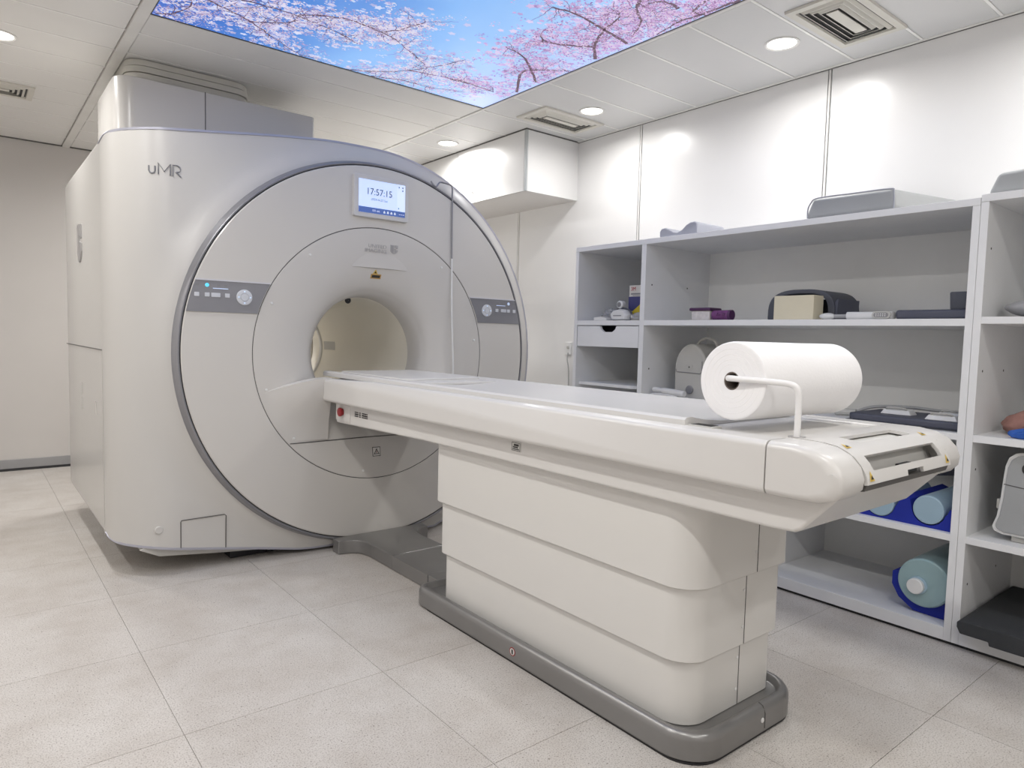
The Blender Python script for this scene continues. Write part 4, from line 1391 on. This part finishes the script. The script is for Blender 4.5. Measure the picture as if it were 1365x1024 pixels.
fin('valve_opening', revolve(nb(), [(0.014, 2.886), (0.014, 2.8835)], 2.645, 1.300, 20, 'x', False, True), 'letter', mk)
fin('lettering', bx(2.8550, 2.857, 2.600, 2.660, 1.234, 1.239), 'letter', mk)

# purple packs
pk = thing('wipes_pack', 'white pack with dark purple lid on the middle shelf', 'pack', (2.92, 2.09, cz))
fin('pack_body', bx(2.875, 2.965, 2.036, 2.146, cz, 1.257), 'packwhite', pk, bevel=0.008)
fin('pack_lid', bx(2.870, 2.970, 2.030, 2.156, 1.256, 1.272), 'purple_d', pk, bevel=0.006)
p2 = thing('wrapped_roll', 'small purple printed pack lying beside the white pack', 'pack', (2.92, 1.98, cz))
bm = nb()
revolve(bm, [(0.024, 1.925), (0.0245, 1.93), (0.0245, 2.020), (0.024, 2.026)], 2.90, cz + 0.0247, 24, 'y', True, True)
fin('roll_body', bm, 'purple', p2)
fin('end_cap', revolve(nb(), [(0.0248, 1.938), (0.0248, 1.924), (0.015, 1.921)], 2.90, cz + 0.0249, 24, 'y', False, True), 'purple_d', p2)
for (ya, za, zb_) in ((1.992, 0.020, 0.036), (1.984, 0.018, 0.030), (1.976, 0.022, 0.030), (1.960, 0.018, 0.034), (1.951, 0.018, 0.034)):
    fin('print_mark', tube(nb(), [(2.8755, ya + 0.003, cz + za), (2.8755, ya - 0.003, cz + zb_)], 0.0018, 6), 'purple_d', p2)

# dark curved coil with cream foam block in front
dc = thing('flexible_coil', 'dark grey rounded coil pad behind the cream foam block', 'coil', (3.0, 1.6, cz))
outer_, inner_ = [], []
for k in range(25):
    t = PI * k / 24
    outer_.append((1.616 + 0.160 * math.copysign(abs(math.cos(t)) ** 0.7, math.cos(t)), cz + 0.004 + 0.136 * math.sin(t) ** 0.55))
    inner_.append((1.616 + 0.128 * math.copysign(abs(math.cos(t)) ** 0.6, math.cos(t)), cz + 0.004 + 0.116 * math.sin(t) ** 0.5))
bm = nb()
prism(bm, outer_ + inner_[::-1], 'x', 2.962, 3.20)
fin('arch', bm, 'darkgrey', dc, bevel=0.005, bang=60)
fin('flap', prism(nb(), [(1.478, cz), (1.460, cz + 0.085), (1.446, cz + 0.095), (1.450, cz)], 'x', 2.97, 3.17), 'navy', dc, bevel=0.003)
fin('side_lobe', blob((3.05, 1.757, cz), (0.07, 0.030, 0.055), 3, 0.08, 3), 'navy', dc, ang=180)
fin('inner_panel', bx(3.16, 3.18, 1.51, 1.73, cz, cz + 0.105), 'charcoal', dc, bevel=0.003)
single('foam_block', bx(2.868, 2.955, 1.503, 1.690, cz, cz + 0.107), 'cream', 'cream coloured foam block in front of the dark coil', 'foam block', bevel=0.004)

# white coil plug
pg = thing('coil_plug', 'white cable plug with grey pin socket lying on the middle shelf', 'plug', (2.88, 1.3, cz))
bm = nb()
prism(bm, rrect(2.862, 2.905, cz, cz + 0.031, 0.012, 4), 'y', 1.180, 1.360)
fin('plug_body', bm, 'white', pg, bevel=0.003)
bm = nb()
prism(bm, rrect(1.180, 1.252, cz + 0.002, cz + 0.031, 0.0135, 5), 'x', 2.852, 2.863)
fin('socket_face', bm, 'offwhite', pg, bevel=0.002)
bm = nb()
prism(bm, rrect(1.188, 1.244, cz + 0.007, cz + 0.026, 0.009, 5), 'x', 2.8508, 2.853)
fin('socket_insert', bm, 'letter', pg)
for k in range(5):
    for q in range(2):
        fin('pin', bx(2.8498, 2.8512, 1.198 + 0.0085 * k, 1.202 + 0.0085 * k, cz + 0.011 + 0.007 * q, cz + 0.015 + 0.007 * q), 'white', pg)
fin('cable', tube(nb(), [(2.885, 1.36, cz + 0.014), (2.885, 1.425, cz + 0.014)], 0.0085, 10), 'cable_g', pg)
fin('boot', blob((2.885, 1.448, cz), (0.018, 0.035, 0.014), 1, 0.08, 3), 'white', pg, ang=180)
# slate pad and small dark wedge
bm = nb()
prism(bm, rrect(0.918, 1.175, 2.875, 3.25, 0.02), 'z', 0, 1)
bm.free()
bm = nb()
prism(bm, [(3.25, 0.918), (2.875, 0.918), (2.875, 1.172), (3.25, 1.172)], 'z', cz, cz + 0.036)
single('flat_pad', bm, 'navy', 'flat slate grey pad lying right of the white plug', 'pad', bevel=0.010, seg=3)
bm = nb()
prism(bm, [(0.918, cz + 0.0365), (1.000, cz + 0.0365), (1.004, cz + 0.105), (0.918, cz + 0.105)], 'x', 2.93, 3.10)
single('wedge_pad', bm, 'darkgrey', 'small dark grey block standing on the flat slate pad', 'pad', bevel=0.006)

# ---- second shelf (z = 0.79)
dz = 0.7905
kt = thing('portable_device', 'beige round-topped device with carrying handle behind the paper roll', 'medical device', (3.05, 2.2, dz))
prof = []
for k in range(13):
    t = PI * k / 12
    prof.append((2.205 + 0.100 * math.cos(t), 0.972 + 0.122 * math.sin(t)))
side = [(2.3, dz + 0.004), (2.11, dz + 0.004)]
pp = [(2.303, dz + 0.002)] + [(2.205 + 0.100 * math.cos(PI * k / 14), 0.955 + 0.135 * math.sin(PI * k / 14)) for k in range(15)] + [(2.108, dz + 0.002)]
bm = nb()
prism(bm, pp, 'x', 2.965, 3.20)
fin('housing', bm, 'offwhite', kt, bevel=0.012, seg=3, bang=50)
fin('lid_seam', tube(nb(), [(2.9635, 2.295, 0.955), (2.9635, 2.29, 0.940), (2.9635, 2.14, 0.936), (2.9635, 2.128, 0.948), (2.9635, 2.130, 1.0)], 0.0022, 6), 'letter', kt)
fin('latch', bx(2.961, 2.966, 2.190, 2.225, 0.955, 0.978), 'offwhite', kt, bevel=0.001)
fin('latch_mark', bx(2.9602, 2.9615, 2.204, 2.211, 0.964, 0.972), 'ink', kt)
fin('knob', revolve(nb(), [(0.022, 2.967), (0.022, 2.958), (0.015, 2.955)], 2.20, 0.850, 24, 'x', False, True), 'panelgrey', kt)
fin('carry_handle', tube(nb(), bez([(3.05, 2.225, 1.085), (3.05, 2.205, 1.108), (3.05, 2.165, 1.122), (3.05, 2.12, 1.108), (3.05, 2.098, 1.072)], 5), 0.0075, 8), 'offwhite', kt)
fin('side_mesh', bx(2.985, 3.18, 2.1005, 2.107, 0.85, 1.02), 'letter', kt, bevel=0.002)
hp_ = thing('handpiece_stand', 'white probe handpiece resting on a low stand beside the beige device', 'handpiece', (2.90, 2.28, dz))
fin('probe', tube(nb(), [(2.895, 2.385, 0.842), (2.895, 2.372, 0.841), (2.895, 2.325, 0.838), (2.895, 2.318, 0.838), (2.895, 2.24, 0.833), (2.895, 2.18, 0.830)], [0.010, 0.0145, 0.0115, 0.0165, 0.0175, 0.0155], 12), 'white', hp_)
fin('cradle_arm', tube(nb(), bez([(2.885, 2.392, 0.7935), (2.885, 2.392, 0.808), (2.885, 2.375, 0.817), (2.885, 2.30, 0.818), (2.885, 2.235, 0.813), (2.885, 2.222, 0.808), (2.885, 2.222, 0.7935)], 4), 0.0055, 8), 'white', hp_)
fin('base_bar', tube(nb(), [(2.90, 2.225, 0.806), (2.90, 2.13, 0.801)], 0.0095, 10), 'offwhite', hp_)

cp_ = thing('body_coil', 'flat slate blue coil mat with white handled modules', 'coil', (2.98, 1.11, dz))
bm = nb()
prism(bm, [(2.865, 0.920), (3.18, 0.920), (3.18, 1.335), (2.890, 1.335), (2.868, 1.315)], 'z', dz + 0.006, dz + 0.034)
fin('mat', bm, 'navy', cp_, bevel=0.008, seg=3)
bm = nb()
prism(bm, [(2.875, 0.922), (3.17, 0.922), (3.17, 1.345), (2.88, 1.345)], 'z', dz, dz + 0.006)
fin('under_mat', bm, 'darkgrey', cp_, bevel=0.001)
for (xm, ya, yb_) in ((2.925, 0.935, 1.050), (3.00, 1.125, 1.245), (3.09, 0.945, 1.07)):
    bm = nb()
    z0 = dz + 0.0335
    loft(bm, [[(xm - 0.035, ya, z0), (xm + 0.035, ya, z0), (xm + 0.035, yb_, z0), (xm - 0.035, yb_, z0)], [(xm - 0.026, ya + 0.012, z0 + 0.020), (xm + 0.026, ya + 0.012, z0 + 0.020), (xm + 0.026, yb_ - 0.012, z0 + 0.020), (xm - 0.026, yb_ - 0.012, z0 + 0.020)]], True, True, True)
    md = fin('module', bm, 'white', cp_, bevel=0.004)
    fin('module_handle', tube(nb(), bez([(xm - 0.02, ya + 0.02, z0 + 0.018), (xm - 0.028, ya + 0.028, z0 + 0.026), (xm - 0.030, (ya + yb_) / 2, z0 + 0.027), (xm - 0.028, yb_ - 0.028, z0 + 0.026), (xm - 0.02, yb_ - 0.02, z0 + 0.018)], 4), 0.004, 8), 'offwhite', md)
fin('lead', tube(nb(), bez([(3.05, 1.40, dz + 0.012), (3.10, 1.33, dz + 0.045), (3.12, 1.2, dz + 0.055), (3.14, 1.08, dz + 0.05), (3.16, 0.97, dz + 0.045)], 6), 0.007, 8), 'cable_g', cp_)
fin('lead_plug', tube(nb(), [(3.03, 1.46, dz + 0.018), (3.05, 1.38, dz + 0.018)], [0.018, 0.015], 10), 'offwhite', cp_)

# ---- low shelf (z = 0.413): blue cradle with pale cylinders
lz = 0.4135
bm = nb()
pts = [(0.920, lz), (1.30, lz)]
Z1 = 0.492
cyl = ((1.004, 0.478, 0.056), (1.180, 0.470, 0.056))
pts += [(1.30, lz + 0.004), (1.25, lz + 0.022)]
for (yc, zc_, rr) in ((1.180, 0.476, 0.058), (1.002, 0.482, 0.060)):
    for k in range(9):
        t = math.radians(15 - 195 * k / 8) if True else 0
        a = math.radians(-10 - 160 * k / 8)
        pts.append((yc + rr * math.cos(a), zc_ + rr * math.sin(a)))
    if yc > 1.1:
        pts.append((1.095, 0.520))
        pts.append((1.070, 0.510))
pts += [(0.938, 0.475), (0.930, 0.495), (0.920, 0.498)]
prism(bm, pts, 'x', 2.862, 3.26)
single('phantom_cradle', bm, 'blue', 'royal blue foam cradle holding two pale cylinders', 'foam cradle', ang=30)
for (yc, zc_, lab) in ((1.180, 0.476, 'pale blue cylinder half hidden by the table end, in the blue cradle'), (1.002, 0.482, 'pale blue cylinder at the right of the blue cradle')):
    bm = nb()
    revolve(bm, [(0.048, 2.856), (0.054, 2.860), (0.0565, 2.868), (0.0565, 3.24), (0.054, 3.246)], yc, zc_, 40, 'x', True, True)
    single('phantom_bottle', bm, 'lightblue', lab, 'cylinder', 'pale phantom cylinders')
bm = nb()
prism(bm, [(0.920, 0.56), (0.920, 0.66), (1.06, 0.66), (1.15, 0.555), (1.15, 0.545), (1.06, 0.56)], 'x', 3.27, 3.36)
single('shadow_block', bm, 'navy', 'dark block added as the deep shadow behind the pale cylinders', 'pad', bevel=0.004)  # added solid, coloured dark for the deep shadow above the cylinders
o = bpy.data.objects[-1] if False else None

# ---- bottom: big teal phantom in a blue cradle
bz = 0.0605
bm = nb()
yc, zc_, rr = 1.010, 0.188, 0.097
pts = [(0.918, bz), (0.975, bz - 0.0), (1.050, bz + 0.004), (1.105, bz + 0.042), (1.132, bz + 0.088), (1.132, 0.200), (1.108, 0.206)]
for k in range(15):
    a = math.radians(8 - 168 * k / 14 + 0)
    a = math.radians(6 - (6 + 150) * k / 14)
    y_ = yc + rr * math.cos(a)
    if y_ > 0.918:
        pts.append((y_, zc_ + rr * math.sin(a)))
pts += [(0.918, zc_ + rr * math.sin(math.radians(-162)))]
prism(bm, pts, 'x', 2.905, 3.24)
single('bottle_cradle', bm, 'blue', 'royal blue curved cradle under the large teal bottle', 'foam cradle', ang=40)
ph = thing('phantom_bottle', 'large teal phantom bottle with white cap on the bottom shelf', 'bottle', (3.06, 1.01, 0.09))
fin('bottle', revolve(nb(), [(0.088, 2.882), (0.0935, 2.886), (0.0955, 2.896), (0.0955, 3.24), (0.092, 3.25)], yc, zc_, 56, 'x', True, True), 'teal', ph)
fin('cap_collar', revolve(nb(), [(0.034, 2.883), (0.034, 2.877), (0.031, 2.875)], yc + 0.018, zc_ - 0.012, 32, 'x', False, True), 'lightblue', ph)
fin('cap', revolve(nb(), [(0.030, 2.877), (0.030, 2.860), (0.027, 2.857)], yc + 0.022, zc_ - 0.014, 32, 'x', False, True), 'white', ph)

# ---- unit B contents
pb = blob((3.02, 0.715, 1.216), (0.11, 0.13, 0.036), 4, 0.08, 4, 1.5)
single('small_pillow', pb, 'pillow', 'pale grey flat pillow in the upper right compartment', 'pillow', ang=180)
single('folded_cloth', blob((3.04, 0.690, dz), (0.12, 0.145, 0.062), 6, 0.16, 4, 1.6, 0.6), 'pink', 'dusty pink folded padded cloth in the right compartment', 'cloth', ang=180)
fin_o = single('plastic_pouch', blob((2.878, 0.675, dz), (0.028, 0.095, 0.024), 8, 0.18, 4, 2.2, 0.6), 'bagblue', 'crumpled bright blue bag in front of the pink cloth', 'bag', ang=180)
hc = thing('head_coil', 'pale grey curved head coil on the right edge shelf', 'coil', (3.0, 0.62, 0.4175))
hz = 0.4175
prof = [(0.795, hz + 0.030), (0.802, hz + 0.046), (0.790, hz + 0.085), (0.782, hz + 0.15), (0.778, hz + 0.22), (0.774, hz + 0.27), (0.765, hz + 0.300), (0.745, hz + 0.318), (0.715, hz + 0.325), (0.50, hz + 0.325), (0.47, hz + 0.30), (0.45, hz + 0.05), (0.46, hz + 0.022), (0.70, hz + 0.022), (0.77, hz + 0.022)]
fin('rim', prism(nb(), prof, 'x', 2.885, 2.905), 'white', hc, bevel=0.004)
c0 = (0.62, hz + 0.17)
fin('shell', prism(nb(), [(c0[0] + (y - c0[0]) * 0.94, c0[1] + (z - c0[1]) * 0.94) for y, z in prof], 'x', 2.878, 3.15), 'cush_l', hc, bevel=0.006)
fin('base', bx(2.90, 3.12, 0.47, 0.745, hz, hz + 0.023), 'offwhite', hc, bevel=0.004)
fin('shell_seam', tube(nb(), [(2.8775, 0.772, hz + 0.205), (2.8775, 0.70, hz + 0.198), (2.8775, 0.50, hz + 0.19)], 0.0016, 6), 'seam', hc)
fin('grip_opening', prism(nb(), rrect(0.60, 0.722, hz + 0.248, hz + 0.288, 0.018, 5), 'x', 2.8755, 2.880), 'ink', hc)
fin('side_latch', bx(2.90, 2.95, 0.786, 0.796, hz + 0.11, hz + 0.145), 'offwhite', hc, bevel=0.002)
# dark foam slab
sl = nb()
sz = 0.0605
prism(sl, [(2.790, 0.852), (3.36, 0.852), (3.36, 0.25), (2.790, 0.25)], 'z', sz + 0.002, sz + 0.002)
sl.free()
sl = nb()
pts = [(0.856, sz + 0.055), (0.848, sz + 0.062), (0.25, sz + 0.062), (0.25, sz + 0.010), (0.62, sz + 0.010), (0.635, sz), (0.755, sz), (0.757, sz + 0.014), (0.845, sz + 0.014), (0.856, sz + 0.036)]
prism(sl, pts, 'x', 2.775, 3.38)
single('foam_slab', sl, 'charcoal', 'thick charcoal foam slab sticking out of the bottom right compartment', 'foam slab', bevel=0.004)

# ------------------------------------------------------------------ wall socket beside the shelf
ws = thing('wall_socket', 'small white wall socket left of the shelving unit', 'socket', (XW - PT, 3.595, 1.02))
fin('plate', bx(XW - PT - 0.010, XW - PT, 3.565, 3.625, 0.985, 1.075), 'white', ws, bevel=0.003)
fin('socket_button', bx(XW - PT - 0.016, XW - PT - 0.010, 3.585, 3.605, 1.03, 1.05), 'offwhite', ws, bevel=0.002)
fin('cable', tube(nb(), bez([(XW - PT - 0.012, 3.59, 1.0), (XW - PT - 0.02, 3.588, 0.95), (XW - PT - 0.010, 3.58, 0.85), (XW - PT - 0.008, 3.58, 0.5), (XW - PT - 0.008, 3.58, 0.01)], 5), 0.004, 6), 'cable_g', ws)
